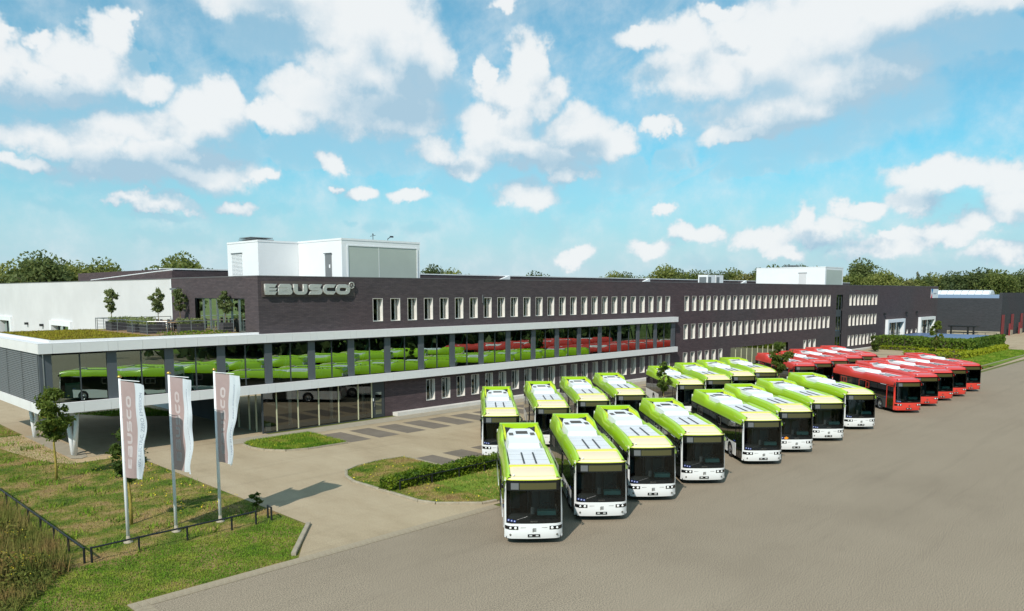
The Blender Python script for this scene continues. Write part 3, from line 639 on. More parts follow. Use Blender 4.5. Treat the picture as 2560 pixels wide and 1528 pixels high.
# canteen glazing, stair glazing, gates
for k in range(11):
    xx = 101.7+k*1.7; box('canteen_mullion', 'frame_light', bld, xx, xx+.09, Y0+.10, Y0+.2, 0, 2.9)
    MB().quad((xx+.09,Y0+.16,0),(xx+1.7,Y0+.16,0),(xx+1.7,Y0+.16,2.9),(xx+.09,Y0+.16,2.9)).build('canteen_pane', 'dark_glass', bld)
for za, zb in ((7.78, 10.45), (4.0, 6.55), (.1, 2.9)):
    MB().quad((139.4,Y0+.2,za),(142.05,Y0+.2,za),(142.05,Y0+.2,zb),(139.4,Y0+.2,zb)).build('stair_pane', 'dark_glass', bld)
    for x in (139.4, 140.7, 142.0): box('stair_mullion', 'frame_dark', bld, x-.04, x+.04, Y0+.12, Y0+.26, za, zb)
    MB().prism([(139.7,za),(140.0,za),(141.8,zb),(141.4,zb)], lambda p: (p[0],Y0+1.2,p[1]), lambda p: (p[0],Y0+1.5,p[1])).build('stair_flight', 'brace', bld)
for za, zb in ((6.55, 7.78), (2.9, 4.0)): box('spandrel', 'frame_dark', bld, 139.38, 142.07, Y0+.14, Y0+.3, za, zb)
for x0, x1 in ((164.6, 174.9), (185.1, 195.6)):
    g = MB(); g.box(x0, x0+.7, Y0-.55, Y0+.3, 0, 5.38).box(x1-.7, x1, Y0-.55, Y0+.3, 0, 5.38).box(x0+.7, x1-.7, Y0-.55, Y0+.3, 4.72, 5.379); g = g.build('gate_surround', 'white_paint', bld)
    for k in range(6):
        xx = x0+.7+k*(x1-x0-1.4)/6; ww = (x1-x0-1.4)/6
        MB().quad((xx,Y0+.25,0),(xx+ww,Y0+.25,0),(xx+ww,Y0+.25,4.72),(xx,Y0+.25,4.72)).build('gate_pane', 'window_glass', g); box('gate_mullion', 'frame_dark' if k % 2 else 'white_paint', g, xx-.05, xx+.05, Y0+.16, Y0+.3, 0, 4.72)
    for z in (1.2, 2.4, 3.6): box('gate_rail', 'frame_dark', g, x0+.7, x1-.7, Y0+.17, Y0+.29, z-.04, z+.04)
# terrace doors in the side wall
for k in range(7):
    ya = 57.4+k*1.3; MB().quad((X0+.2,ya,7.8),(X0+.2,ya+1.3,7.8),(X0+.2,ya+1.3,10.45),(X0+.2,ya,10.45)).build('terrace_door_pane', 'dark_glass', bld)
    box('terrace_door_post', 'metal_grey', bld, X0+.12, X0+.24, ya-.04, ya+.05, 7.78, 10.46)
box('terrace_door_lintel', 'frame_dark', bld, X0+.05, X0+.25, 57.4, 66.5, 10.42, 10.5)
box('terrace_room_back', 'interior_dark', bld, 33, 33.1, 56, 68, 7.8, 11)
for k in range(4): box('curtain', 'brace', bld, X0+.5, X0+.55, 64.6+.5*k, 64.8+.5*k, 7.9, 10.4)
box('wall_lamp', 'metal_grey', bld, X0-.35, X0-.01, 69.6, 70.9, 11.15, 11.32)
for x in (163.2, 176.3, 183.0): box('wall_lamp', 'black_metal', bld, x, x+.5, Y0-.4, Y0-.01, 6.4, 6.75)
for x in (52.2,): box('wall_rod', 'metal_grey', bld, x, x+.06, Y0-.12, Y0-.02, 9.9, 10.7)
# roof-top plant rooms
def plant_room(x0, x1, y0, y1, z1):
    b = MB().box(x0, x1, y0, y1, 11.9, z1); p = b.build('plant_room', 'plant_room', bld)
    t = MB(); t.box(x0-.03, x1+.03, y0-.03, y0+.05, z1-.12, z1+.05).box(x0-.03, x0+.05, y0+.05, y1, z1-.12, z1+.05); t.build('roof_trim', 'white_paint', p); return p
p1 = plant_room(38.1, 46.75, 58.0, 72.0, 15.6)
MB().quad((38.75,57.985,12.0),(46.35,57.985,12.0),(46.35,57.985,15.0),(38.75,57.985,15.0)).build('frosted_pane', 'frosted', p1); box('pane_frame', 'white_paint', p1, 38.65, 46.45, 57.94, 57.98, 15.0, 15.1); box('pane_frame', 'white_paint', p1, 46.35, 46.5, 57.94, 57.98, 11.9, 15.0); box('pane_frame', 'white_paint', p1, 38.6, 38.75, 57.94, 57.98, 11.9, 15.0); box('pane_joint', 'white_paint', p1, 42.0, 42.04, 57.965, 57.98, 12.0, 15.0)
d = box('door', 'metal_grey', p1, 38.04, 38.08, 59.6, 60.6, 11.9, 14.35); box('notice', 'white_paint', d, 38.02, 38.035, 59.75, 59.95, 13.1, 13.4); box('door_hood', 'frame_dark', d, 37.95, 38.04, 59.5, 60.7, 14.36, 14.42)
p2 = plant_room(34.05, 38.08, 65.2, 71.2, 15.58)
lv = MB()
for k in range(18): lv.box(34.0, 34.045, 68.25, 70.3, 12.25+k*.125, 12.32+k*.125)
lv.build('louvre', 'white_paint', p2); box('louvre_head', 'metal_grey', p2, 33.96, 34.04, 68.2, 70.35, 14.5, 14.6); box('vent_slot', 'metal_dark', p2, 34.0, 34.04, 66.3, 67.3, 12.3, 12.45)
p3 = plant_room(140.7, 148.9, 58.0, 71.4, 15.5)
MB().quad((141.2,57.985,12.0),(148.4,57.985,12.0),(148.4,57.985,15.0),(141.2,57.985,15.0)).build('frosted_pane', 'frosted', p3)
box('door', 'white_render', p3, 140.64, 140.68, 61.5, 62.9, 11.9, 14.4); box('door_hood', 'metal_dark', p3, 140.6, 140.68, 61.4, 63.0, 14.42, 14.5)
def roof_vent(x, y, z, label):
    t = empty('roof_vent', (x,y,z), label=label, cat='vent'); box('vent_box', 'metal_dark', t, -1.0,1.0,-1.0,1.0,0,.2)
    for k in range(3): box('vent_slat', 'metal_grey', t, -1.25+.06*k,1.25-.06*k,-1.25+.06*k,1.25-.06*k,.12+.17*k,.19+.17*k)
roof_vent(36.2, 69.6, 15.58, 'grey slatted vent on the white plant room left of the big sign'); roof_vent(144.5, 66.0, 15.5, 'grey slatted vent on the distant white plant room')
t = empty('weather_mast', (43.2,60.5,15.6), label='thin weather mast with small sensors on the white plant room', cat='mast')
MB().tube([(0,0,0),(0,0,.75)],.03,6).build('pole','metal_dark',t); MB().tube([(-.3,0,.55),(.3,0,.68)],.025,6).build('sensor_arm','metal_dark',t); MB().lathe([(.0,.7),(.07,.72),(.07,.8),(0,.82)],8).build('sensor','metal_dark',t)
t = empty('weather_mast', (44.9,60.5,15.6), label='short bent camera arm on the white plant room, right of the mast', cat='mast')
MB().tube([(0,0,0),(0,0,.4),(.35,0,.62)],.04,6).build('pole','metal_dark',t); box('camera_head','metal_dark',t,.3,.62,-.08,.08,.55,.7)
t = empty('air_conditioner', (103.0,60,11.9), label='white twin air conditioner on the roof edge', cat='air conditioner')
for k in range(2):
    c = box('cabinet','white_paint',t,k*2.4,k*2.4+2.2,0,1.6,.1,1.6); box('grille','metal_grey',c,k*2.4+.15,k*2.4+1.0,-.03,-.005,.3,1.3); box('side_grille','metal_grey',c,k*2.4-.03,k*2.4-.005,.2,1.4,.3,1.3)
# higher hall roofs showing over the parapet, each ending in a white wedge
def hall_roof(xa, xb, y, z, wedge=3.0, slope=0):
    h = MB()
    if slope: h.prism([(xa,11.7),(xb,11.7),(xb,z),(xa+slope,z)], lambda p: (p[0],y,p[1]), lambda p: (p[0],y+24,p[1]))
    else: h.box(xa, xb, y, y+24, 11.7, z)
    o = h.build('hall_roof', 'brick', bld); t = MB().box(xa+slope, xb, y-.06, y+.3, z, z+.12)
    if slope: t.prism([(xa,11.75),(xa,11.9),(xa+slope,z+.12),(xa+slope,z)], lambda p: (p[0],y-.06,p[1]), lambda p: (p[0],y+.3,p[1]))
    t.build('roof_edge', 'white_paint', o)
    if wedge: MB().prism([(xb-wedge,12.0),(xb-wedge,12.45),(xb,z+.13),(xb,12.0)], lambda p: (p[0],y-.5,p[1]), lambda p: (p[0],y-.08,p[1])).build('white_wedge', 'white_paint', o)
hall_roof(29.2, 75.8, 75.0, 13.1, 2.5); hall_roof(76.0, 109.3, 75.0, 13.1, 2.6); hall_roof(109.5, 142.9, 75.0, 13.1, 2.6); hall_roof(143.1, 197, 75.0, 13.1, 0)
o = MB().prism([(71.7,11.7),(94,11.7),(94,12.24),(75.1,12.85),(71.7,12.93)], lambda p: (28.95,p[0],p[1]), lambda p: (29.19,p[0],p[1])).build('hall_roof', 'brick', bld)
MB().tube([(29.0,71.7,12.97),(29.0,75.1,12.9),(29.0,94,12.28)], .05, 6).build('roof_edge', 'white_paint', o)

# ------------------------------------------------------------------ white hall behind the terrace
hall = empty('white_hall', (0,0,0), label='large plain white hall behind the roof terrace at the far left', cat='building')
hh = [(100.3,108.6,4.9,7.5),(127,134.2,4.9,7.5)]
wall_with_holes(hh, 71.3, 160, 0, 12.15, lambda u, z: (X0-.02, u, z)).build('wall', 'white_render', hall); box('hall_body', 'white_render', hall, X0+1.0, 60, 99.9, 160, 0, 12.0)
box('coping', 'coping', hall, X0-.06, X0+.3, 71.3, 160, 12.15, 12.21); box('wall_edge', 'white_paint', hall, X0-.05, X0-.021, 71.3, 71.45, 7.8, 12.15)
for a, c, z0, z1 in hh:
    g = MB(); g.box(X0-.3,X0+.5,a,a+.7,z0,z1).box(X0-.3,X0+.5,c-.7,c,z0,z1).box(X0-.3,X0+.5,a+.7,c-.7,z1-.6,z1); g = g.build('gate_surround','white_paint',hall)
    MB().quad((X0+.4,a,z0),(X0+.4,c,z0),(X0+.4,c,z1),(X0+.4,a,z1)).build('gate_pane','dark_glass',g)
    for k in range(4): box('gate_mullion','frame_dark',g,X0+.3,X0+.42,a+.7+k*2.0,a+.9+k*2.0,z0,z1-.6)
for y in (112, 119): box('wall_lamp','black_metal',hall,X0-.4,X0-.03,y,y+.5,6.6,6.9)

# ------------------------------------------------------------------ dark hall at the far right
fh = empty('dark_hall', (0,0,0), label='dark brick hall with white barrel skylight at the far right', cat='building')
box('wall', 'brick_far', fh, 220.8, 300, 47, 110, 0, 9.4); box('front_parapet', 'brick_far', fh, 220.78, 300, 46.98, 47.6, 9.4, 10.75)
box('plinth', 'concrete', fh, 220.5, 220.8, 47, 58.8, 0, 1.15)
sk = MB(); prof = [(math.cos(t)*2.6, math.sin(t)*1.9) for t in np.linspace(0, math.pi, 10)]
sk.prism(prof, lambda p: (224.4+p[0], 50.0, 9.5+p[1]), lambda p: (224.4+p[0], 70, 9.5+p[1])); sk = sk.build('skylight', 'skylight', fh)
box('skylight_base', 'skylight_blue', sk, 220.9, 222.0, 47.7, 62, 9.4, 10.3)
for k in range(10):
    rb = MB()
    rb.tube([(224.4+p[0]*1.01, 50.2+1.6*k, 9.5+p[1]*1.01) for p in prof], .05, 4).build('skylight_rib', 'metal_grey', sk)
for x in (222.0, 231.8, 242.3, 252.5):
    d = box('door_recess', 'interior_dark', fh, x, x+4.2, 46.9, 46.975, .3, 5.3); box('red_frame', 'red_door', d, x-.9, x+1.6, 46.8, 46.89, .3, 5.3)
for x in (227.0, 237.6, 248): box('red_post', 'red_door', fh, x, x+.5, 46.2, 46.5, .0, 3.0); box('pale_base', 'concrete', fh, x+1.2, x+3.2, 46.2, 46.9, 0, 1.3)

# ------------------------------------------------------------------ sign letters
def arc(cx, cy, rx, ry, a0, a1, n=8): return [(cx+rx*math.cos(R(a0+(a1-a0)*i/n)), cy+ry*math.sin(R(a0+(a1-a0)*i/n))) for i in range(n+1)]
GLY = {  # unit-height outlines, (outer loops)
 'E': [[(0,0),(1.02,0),(1.25,.30),(.40,.30),(.40,.385),(1.1,.385),(1.25,.62),(.40,.62),(.40,.70),(1.02,.70),(1.22,1.0),(0,1.0)]],
 'B': [[(0,0)]+arc(1.15,.29,.29,.29,-90,50,7)+arc(1.12,.75,.25,.25,-30,90,7)+[(.25,1.0),(0,.72),(0,.66),(1.0,.66),(1.0,.58),(0,.58)], [(.42,.30),(.42,.36),(1.02,.36),(1.02,.30)]],
 'U': [[(0,1.0)]+arc(.42,.42,.42,.42,180,270,7)+arc(.90,.42,.42,.42,270,360,7)+[(1.32,1.0),(.95,1.0),(.95,.40)]+arc(.85,.40,.10,.12,0,-90,4)+arc(.47,.40,.10,.12,270,180,4)+[(.37,1.0)]],
 'S': [[(0,0)]+arc(1.05,.31,.31,.31,-90,90,8)+[(.47,.62),(.47,.68),(1.15,.68),(1.32,1.0),(.36,1.0)]+arc(.34,.70,.32,.30,90,270,8)+[(1.0,.38),(1.0,.30),(.20,.30)]],
 'C': [[(1.02,0),(1.25,.31),(.45,.31)]+arc(.45,.50,.12,.19,270,90,6)+[(1.05,.69),(1.25,1.0),(.45,1.0)]+arc(.45,.5,.45,.5,90,270,10)],
 'O': [[(.45,0)]+arc(.95,.5,.45,.5,-90,90,10)+arc(.45,.5,.45,.5,90,270,10)[:-1], arc(.48,.5,.14,.19,270,90,6)+arc(.92,.5,.14,.19,90,-90,6)]}
def glyph_mesh(ch, sx, sy, d, m, name='letter', bevel=.02):
    cu = bpy.data.curves.new(name, 'CURVE'); cu.dimensions = '2D'; cu.fill_mode = 'BOTH'; cu.extrude = d/2; cu.bevel_depth = bevel; cu.bevel_resolution = 1
    for loop in GLY[ch]:
        s = cu.splines.new('POLY'); s.points.add(len(loop)-1); s.use_cyclic_u = True
        for p, (x, y) in zip(s.points, loop): p.co = (x*sx, y*sy, 0, 1)
    ob = bpy.data.objects.new('tmp', cu); col.objects.link(ob); dg = bpy.context.evaluated_depsgraph_get()
    me = bpy.data.meshes.new_from_object(ob.evaluated_get(dg)); bpy.data.objects.remove(ob); me.name = name
    me.materials.clear(); me.materials.append(M[m]); return me
def text_mesh(txt, size, m, name='lettering', d=0.0, align='LEFT'):
    cu = bpy.data.curves.new(name, 'FONT'); cu.body = txt; cu.size = size; cu.extrude = d; cu.align_x = align
    ob = bpy.data.objects.new('tmp', cu); col.objects.link(ob); dg = bpy.context.evaluated_depsgraph_get()
    me = bpy.data.meshes.new_from_object(ob.evaluated_get(dg)); bpy.data.objects.remove(ob); me.name = name
    me.materials.clear(); me.materials.append(M[m]); return me
sign = empty('facade_sign', (28.99, Y0-.06, 10.6), label='large metal letters EBUSCO on a dark panel near the brick corner', cat='sign')
box('backing_panel', 'sign_back', sign, 0, 8.42, 0, .05, 0, 1.23)
for ch, xa, xb in (('E',29.16,30.15),('B',30.27,31.46),('U',31.61,32.79),('S',32.93,34.16),('C',34.25,35.43),('O',35.45,36.81)):
    wd = max(p[0] for l in GLY[ch] for p in l); me = glyph_mesh(ch, (xb-xa)/wd, .80, .16, 'sign_metal')
    o = link('letter', me, sign, (xa-28.99, -.13, .18)); o.rotation_euler = (R(90), 0, 0)
ring = MB(); ring.tube([(.25*math.cos(t), -.13, .25*math.sin(t)) for t in np.linspace(0, 2*math.pi, 25)], .045, 6); ring.build('trademark_ring', 'sign_metal', sign, True, (8.03, 0, .93))
o = link('trademark_letter', text_mesh('R', .34, 'sign_metal', d=.02, align='CENTER'), sign, (8.03, -.13, .81)); o.rotation_euler = (R(90), 0, 0)
mat('sign_blue', L(50, 120, 170), .6); mat('sign_red', L(190, 40, 70), .6); mat('sign_white', L(214, 220, 228), .6); mat('ink_grey', L(110, 110, 130), .7)
fs = empty('far_sign', (192.9, Y0-.05, 9.56), label='white company sign with blue and red edge at the far roof corner', cat='sign')
box('panel', 'sign_white', fs, .0, 5.3, 0, .04, 0, 2.06)
MB().prism([(0,2.06),(1.5,2.06),(.75,1.0),(.55,1.0)], lambda p: (p[0],-.02,p[1]), lambda p: (p[0],-.002,p[1])).build('blue_field', 'sign_blue', fs); MB().prism([(0,0),(1.0,0),(.75,.98),(.55,.98)], lambda p: (p[0],-.02,p[1]), lambda p: (p[0],-.002,p[1])).build('red_field', 'sign_red', fs)
for z, w in ((1.05, 2.6), (.9, 1.8)): box('lettering', 'ink_grey', fs, 1.8, 1.8+w, -.015, -.003, z, z+.08)

# ------------------------------------------------------------------ buses
mat('bus_green', (.41, .66, .010), .28, spec=.5, coat=.6)
mat('bus_sun_glare', L(238, 216, 180), .4, coat=.3)  # sun glare on the green front dome, painted in as a peach colour
mat('bus_trim', (.60, .66, .05), .35)
mat('bus_white', (.78, .78, .77), .28, coat=.5)
mat('bus_red', (.70, .055, .038), .28, spec=.5, coat=.5)
mat('bus_slate', L(66, 68, 72), .4)
mat('bus_roof', (.74, .74, .75), .55, noise=(1.5, .04))
mat('bus_ac', (.82, .82, .82), .5)
mat('bus_black', L(16, 17, 18), .25)
mat('bus_rubber', L(26, 26, 27), .85)
mat('bus_rail', L(60, 62, 62), .5)
mat('bus_grille', L(96, 92, 84), .6)
mat('bus_gear', L(40, 42, 48), .6)
mat('tyre', L(30, 30, 31), .9, noise=(8, .2))
mat('rim', L(186, 186, 188), .3, metal=.7)
mat('lamp', (.85, .85, .82), .1, spec=.8)
mat('sticker_blue', L(52, 74, 150), .5)
mat('sticker_white', (.8, .8, .82), .5)
mat('sticker_orange', L(240, 150, 30), .5)
mat('dash', L(92, 142, 132), .6)
mat('dash_dark', L(46, 49, 50), .7, noise=(3, .3))
mat('seat', L(58, 84, 86), .8)
mat('cab_grey', L(96, 98, 98), .7)
mat('display', L(76, 72, 40), .3)
mat('plate_white', L(190, 190, 186), .5)
glass('windscreen', (.70, .74, .73, 1), .0, (.8, .85, .82, 1))
def side_glass():
    m = mat('bus_glass', L(12, 14, 15), .04, spec=.8); return m
side_glass()
HW = 1.275
GZ = [(.28,.07),(.5,.01),(.8,0),(1.0,.0),(1.16,.015),(2.45,.11),(2.86,.15),(3.3,.2)]
def gz(z): return float(np.interp(z, [p[0] for p in GZ], [p[1] for p in GZ]))
def fx(x): a = abs(x)/HW; return .10*a*a + .24*max(0, (abs(x)-.98)/(HW-.98))**2
def fy(x, z): return fx(x)+gz(z)
def patch(xs, zs, dy=0.0): return MB().grid([[(x, fy(x,z)+dy, z) for x in xs] for z in zs])
XS = list(np.linspace(-HW, HW, 19)); XW = list(np.linspace(-1.2, 1.2, 17))
def build_bus(kind):
    green = kind == 'green'
    shell = 'bus_green' if green else 'bus_red'; bump = 'bus_white' if green else 'bus_red'; dome_m = 'bus_sun_glare' if green else 'bus_red'; low = 'bus_white' if green else 'bus_slate'
    t = empty('city_bus'); t.location = (0,0,0)
    # --- front
    patch(XS, [.28,.36,.5,.65,.8,.9,.97]).build('bumper', bump, t, True)
    patch(XS, [.97,1.04,1.1,1.17], .004).build('front_panel', 'bus_black', t, True)
    patch(XW, [1.17,1.5,1.9,2.2,2.40]).build('windscreen', 'windscreen', t, True)
    dp = patch(XW, [2.40,2.5,2.62,2.74,2.86]).build('display_band', 'bus_black', t, True)
    patch(list(np.linspace(-.62,.98,11)), [2.46,2.6,2.74], -.012).build('destination_display', 'display', dp, True)
    patch(list(np.linspace(-1.0,-.66,4)), [2.46,2.74], -.012).build('display_blank', 'cab_grey', dp, True)
    for s in (-1, 1): patch(sorted([s*1.2, s*1.23, s*1.262, s*HW]), [.97,1.5,2.0,2.5,2.86], -.006).build('pillar', bump if green or s < 0 else 'bus_black', t, True)
    for s in (-1, 1):
        x0, x1 = (.68, 1.255); hl = patch(sorted(s*v for v in np.linspace(x0, x1, 9)), [.70,.78,.86], -.012)
        hl = hl.build('headlight', 'bus_black', t, True)
        for x, r in ((.80,.062),(1.02,.05)):
            y = fy(s*x,.78)-.02; MB().lathe([(r,0),(r*.8,.015),(0,.02)], 14, lambda a, b, h, x=x, y=y: (s*x+a, y-h, .78+b)).build('lamp', 'lamp', hl, True)
        y = fy(s*1.02,.47)-.008; MB().lathe([(.05,0),(.04,.012),(0,.014)], 10, lambda a, b, h: (s*1.02+a, y-h, .47+b)).build('fog_lamp', 'bus_grille', t, True)
        y = fy(s*.45,.80)-.006; box('bumper_groove', 'bus_grille', t, *sorted((s*.34,s*.58)), y, y+.02, .785, .80)
    MB().box(-.27,.27,fy(.2,.45)-.02,fy(.2,.45)+.02,.38,.50).build('licence_plate', 'bus_black', t)
    for x in (-.2,.08): box('plate_text', 'plate_white', t, x, x+.12, fy(.2,.45)-.026, fy(.2,.45)-.021, .41, .47)
    e = MB(); y = fy(0,.72)-.02
    for k in range(3): e.prism([(-.02,.63+.055*k),(.10,.63+.055*k),(.125,.655+.055*k),(-.02,.655+.055*k)], lambda p: (p[0]-.02,y,p[1]), lambda p: (p[0]-.02,y+.015,p[1]))
    e.prism([(-.06,.60),(-.03,.60),(-.03,.77),(-.06,.74)], lambda p: (p[0],y,p[1]), lambda p: (p[0],y+.015,p[1])); e.build('emblem', 'bus_grille', t)
    o = link('lettering', BUS_TXT, t, (0, fy(0,1.05)-.02, 1.045)); o.rotation_euler = (R(90),0,0)
    for k in range(3):
        x = -1.10+.13*k; y = fy(x,1.1)-.012; sk = MB().lathe([(.055,0),(0,.004)], 12, lambda a, b, h: (x+a, y-h, 1.12-.02*k+b)).build('sticker', 'sticker_blue', t)
        MB().lathe([(.022,.005),(0,.007)], 8, lambda a, b, h: (x+a, y-h, 1.12-.02*k+b)).build('sticker_mark', 'sticker_white', sk)
    for xa, xb, za in ((-.75,-.28,1.30),(.80,.25,1.34)): MB().tube([(xa,fy(xa,1.18)-.03,1.14),(xb,fy(xb,za)-.03,za)], .012, 5).build('wiper', 'bus_black', t)
    # --- roof dome over the front
    rows = []
    for dy, z in ((0,2.86),(.05,2.90),(.12,2.94),(.40,3.04),(.8,3.10),(1.2,3.14),(1.62,3.16)):
        rows.append([(x*(1-.02*min(1,dy)), fy(x,2.86)+dy if dy < 1 else max(dy+.15, fy(x,2.86)+dy*.99), z-(.30*max(0,(abs(x)-.90)/.375)**2)*min(1, dy*2.2)) for x in XS])
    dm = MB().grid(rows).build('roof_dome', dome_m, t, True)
    patch(XS, [2.855,2.89], -.010).build('dome_lip', 'bus_trim' if green else shell, dm, True)
    MB().grid([[(x, fy(x,2.86)+.22+d, 2.985+.02*abs(d*10) - .30*max(0,(abs(x)-.90)/.375)**2*.5) for x in np.linspace(-.85,.95,12)] for d in (0,.025)]).build('dome_crease', 'bus_trim' if green else shell, dm, True)
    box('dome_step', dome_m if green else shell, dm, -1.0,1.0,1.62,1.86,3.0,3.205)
    box('dome_edge', 'bus_trim' if green else shell, dm, -1.02,1.02,1.585,1.625,3.06,3.21)
    # --- side coves / roof fairings
    ZT = [(.28,2.98),(.6,3.08),(1.6,3.17),(3,3.22),(5.8,3.23),(6.3,3.10),(8.2,3.10),(9.0,3.40),(11.5,3.42),(11.85,3.32),(12,3.05)]
    ys = [.30,.45,.7,1.1,1.6,2.2,3,4,5,5.8,6.1,6.4,7,7.6,8.2,8.5,8.8,9.1,9.6,10.2,10.8,11.3,11.6,11.85,12.0]
    for s in (-1, 1):
        rows = []
        for y in ys:
            zt = float(np.interp(y, [p[0] for p in ZT], [p[1] for p in ZT])); f = min(1, max(0, (y-.3)/1.1))**.5; h = zt-2.5
            rows.append([(s*HW*1.003,y,2.5),(s*HW*1.006,y,2.5+h*.28),(s*(HW-.03),y,2.5+h*.52),(s*(HW-.10),y,2.5+h*.76),(s*(HW-.19),y,zt),(s*(HW-.27),y,zt-.005),(s*(HW-.30),y,min(zt-.05, 2.95 if y > 1.9 else 2.9))])
        if s > 0: rows = [r[::-1] for r in rows]
        MB().grid(rows).build('roof_fairing', shell, t, True)
        ins = MB().grid([[(s*(HW-.305), y, 2.98) , (s*(HW-.262), y, float(np.interp(y, [p[0] for p in ZT], [p[1] for p in ZT]))-.03)] for y in (8.7,9.2,10,11,11.6)])
        ins.build('fairing_lining', 'bus_trim' if green else shell, t)
        for k in range(6): box('fairing_rib', 'bus_trim' if green else shell, t, *sorted((s*.86, s*.99)), 8.9+.46*k, 8.93+.46*k, 2.92, 3.36)
    MB().prism([(11.55,2.98),(12.0,2.98),(12.0,3.12),(11.9,3.38),(11.72,3.42),(11.55,3.40)], lambda p: (-1.12,p[0],p[1]), lambda p: (1.12,p[0],p[1])).build('rear_beam', shell, t)
    box('rear_wall', bump, t, -HW+.01, HW-.01, 11.9, 12.0, .35, 3.0)
    box('rear_window', 'bus_glass', t, -1.0, 1.0, 12.0, 12.02, 1.3, 2.6)
    for s in (-1, 1): box('tail_light', 'red_door', t, *sorted((s*1.02,s*1.2)), 12.0, 12.03, .7, 1.2)
    # --- roof deck and machinery
    box('roof_deck', 'bus_roof', t, -1.0, 1.0, 1.86, 11.6, 2.80, 2.90)
    rp = box('roof_panel', 'bus_roof', t, -.93, .93, 1.9, 5.9, 2.90, 3.10)
    for s in (-1, 1): box('roof_rail', 'bus_rail', rp, s*.28-.035, s*.28+.035, 2.3, 4.7, 3.105, 3.145)
    for y in (3.2, 4.4, 5.2): box('panel_seam', 'bus_grille', rp, -.92, .92, y, y+.012, 3.10, 3.104)
    MB().box(-.95,.95,10.75,11.54,2.902,2.915).build('rear_tray', 'bus_gear', t)
    ac = MB().prism([(-.80,6.2),(.80,6.2),(.88,6.4),(.88,9.3),(.62,10.7),(-.62,10.7),(-.88,9.3),(-.88,6.4)], lambda p: (p[0],p[1],2.93), lambda p: (p[0]*.90,6.3+(p[1]-6.2)*.965,3.26)).build('air_conditioner', 'bus_ac', t)
    fg = box('fan_grille', 'bus_gear', ac, -.30, .34, 8.75, 9.75, 3.262, 3.285)
    for k in range(5): box('grille_bar', 'bus_grille', fg, -.28, .32, 8.82+.19*k, 8.87+.19*k, 3.286, 3.30)
    for s in (-1, 1): box('side_grille', 'bus_grille', ac, *sorted((s*.46,s*.70)), 8.55, 9.3, 3.262, 3.275)
    box('cover_plate', 'bus_ac', ac, -.42, .42, 8.2, 8.7, 3.262, 3.31)
    for s in (-1, 1):
        g = MB().tube([(s*.40,11.05,3.10),(s*.78,10.8,3.2),(s*.92,11.3,3.16)], .12, 6); g.box(*sorted((s*.52,s*.92)), 10.75, 11.4, 2.98, 3.2); g.build('roof_gear', 'bus_gear', t)
        MB().tube([(s*(HW-.01),.42,2.78),(s*(HW+.06),.30,2.70)], .03, 6).build('mirror_arm', 'bus_black', t); MB().lathe([(.0,-.12),(.05,-.11),(.055,.08),(0,.1)], 8, lambda a, b, h: (s*(HW+.08)+a, .26+b, 2.62+h)).build('camera_pod', 'bus_black', t, True)
    o = MB().lathe([(.05,0),(.045,.05),(0,.06)], 8, lambda a, b, h: (-.86+a, .42+b, 3.02+h)).build('marker_lamp', 'lamp', t); box('antenna', 'bus_black', t, -1.06, -.98, .40, .48, 3.0, 3.06)
    # --- sides
    AR = (2.72, 8.75)
    for s in (-1, 1):
        X = s*HW
        def side(poly, th=.02, off=0.0): return MB().prism(poly, lambda p: (X-s*th, p[0], p[1]), lambda p: (X+s*off, p[0], p[1]))
        bot = [(12,.32)]
        for yc in sorted(AR, reverse=True): bot += [(yc+.56*math.cos(R(a)), max(.32, .5+.56*math.sin(R(a)))) for a in range(-19, 200, 18)]
        y_f = 1.62 if s < 0 else .36
        side([(y_f,.32),(y_f,1.16),(12,1.16)]+bot, .03).build('side_skirt', low, t)
        side([(y_f,1.16),(y_f,2.5),(12,2.5),(12,1.16)], .04, -.008).build('side_body', 'bus_black', t)
        # panes, one by one
        ed = [1.68,3.2,4.55,5.95,7.35,8.7,10.05,11.8] if s < 0 else [.55,1.9,3.3,4.7,6.1,7.5,8.9,10.3,11.8]
        for a, c in zip(ed, ed[1:]): box('side_window', 'bus_glass', t, *sorted((X-s*.006, X+s*.004)), a+.025, c-.025, 1.22 if s > 0 else 1.2, 2.40)
        hp = [4.62,9.0] if s < 0 else [3.4]
        for y in hp:
            h = MB(); h.box(*sorted((X+s*.004,X+s*.016)), y+.1, y+1.2, 1.80, 1.84).box(*sorted((X+s*.004,X+s*.016)), y+.1, y+.14, 1.84, 2.3).box(*sorted((X+s*.004,X+s*.016)), y+1.16, y+1.2, 1.84, 2.3).box(*sorted((X+s*.004,X+s*.016)), y+.63, y+.67, 1.84, 2.3).box(*sorted((X+s*.004,X+s*.016)), y+.1, y+1.2, 2.3, 2.34)
            h.build('hopper_frame', 'bus_grille' if green else 'bus_red', t)
        if s < 0:   # doors on the kerb side
            for ya, yb in ((.36,1.60),(5.2,6.55)):
                d = box('door', 'bus_black', t, X-.012 if ya > 1 else X+.02, X+.04 if ya < 1 else X+.03, ya, yb, .34, 2.46)
                d.location.x = -.026 if ya > 1 else 0
                for k in range(2):
                    y1 = ya+.05+k*(yb-ya)/2; y2 = y1+(yb-ya)/2-.10
                    box('door_pane', 'bus_glass', d, X-.022 if ya > 1 else X+.006, X-.014 if ya > 1 else X+.018, y1, y2, .5, 2.36)
                if not green:
                    h = MB(); h.box(X-.03, X+.0, ya, ya+.05, .36, 2.44).box(X-.03, X+.0, yb-.05, yb, .36, 2.44).box(X-.03, X+.0, ya+.05, yb-.05, 2.39, 2.44); h.build('door_trim', 'bus_red', d)
            box('side_lettering', 'sticker_white', t, X-.012, X-.008, 1.75, 2.7, 2.43, 2.47)
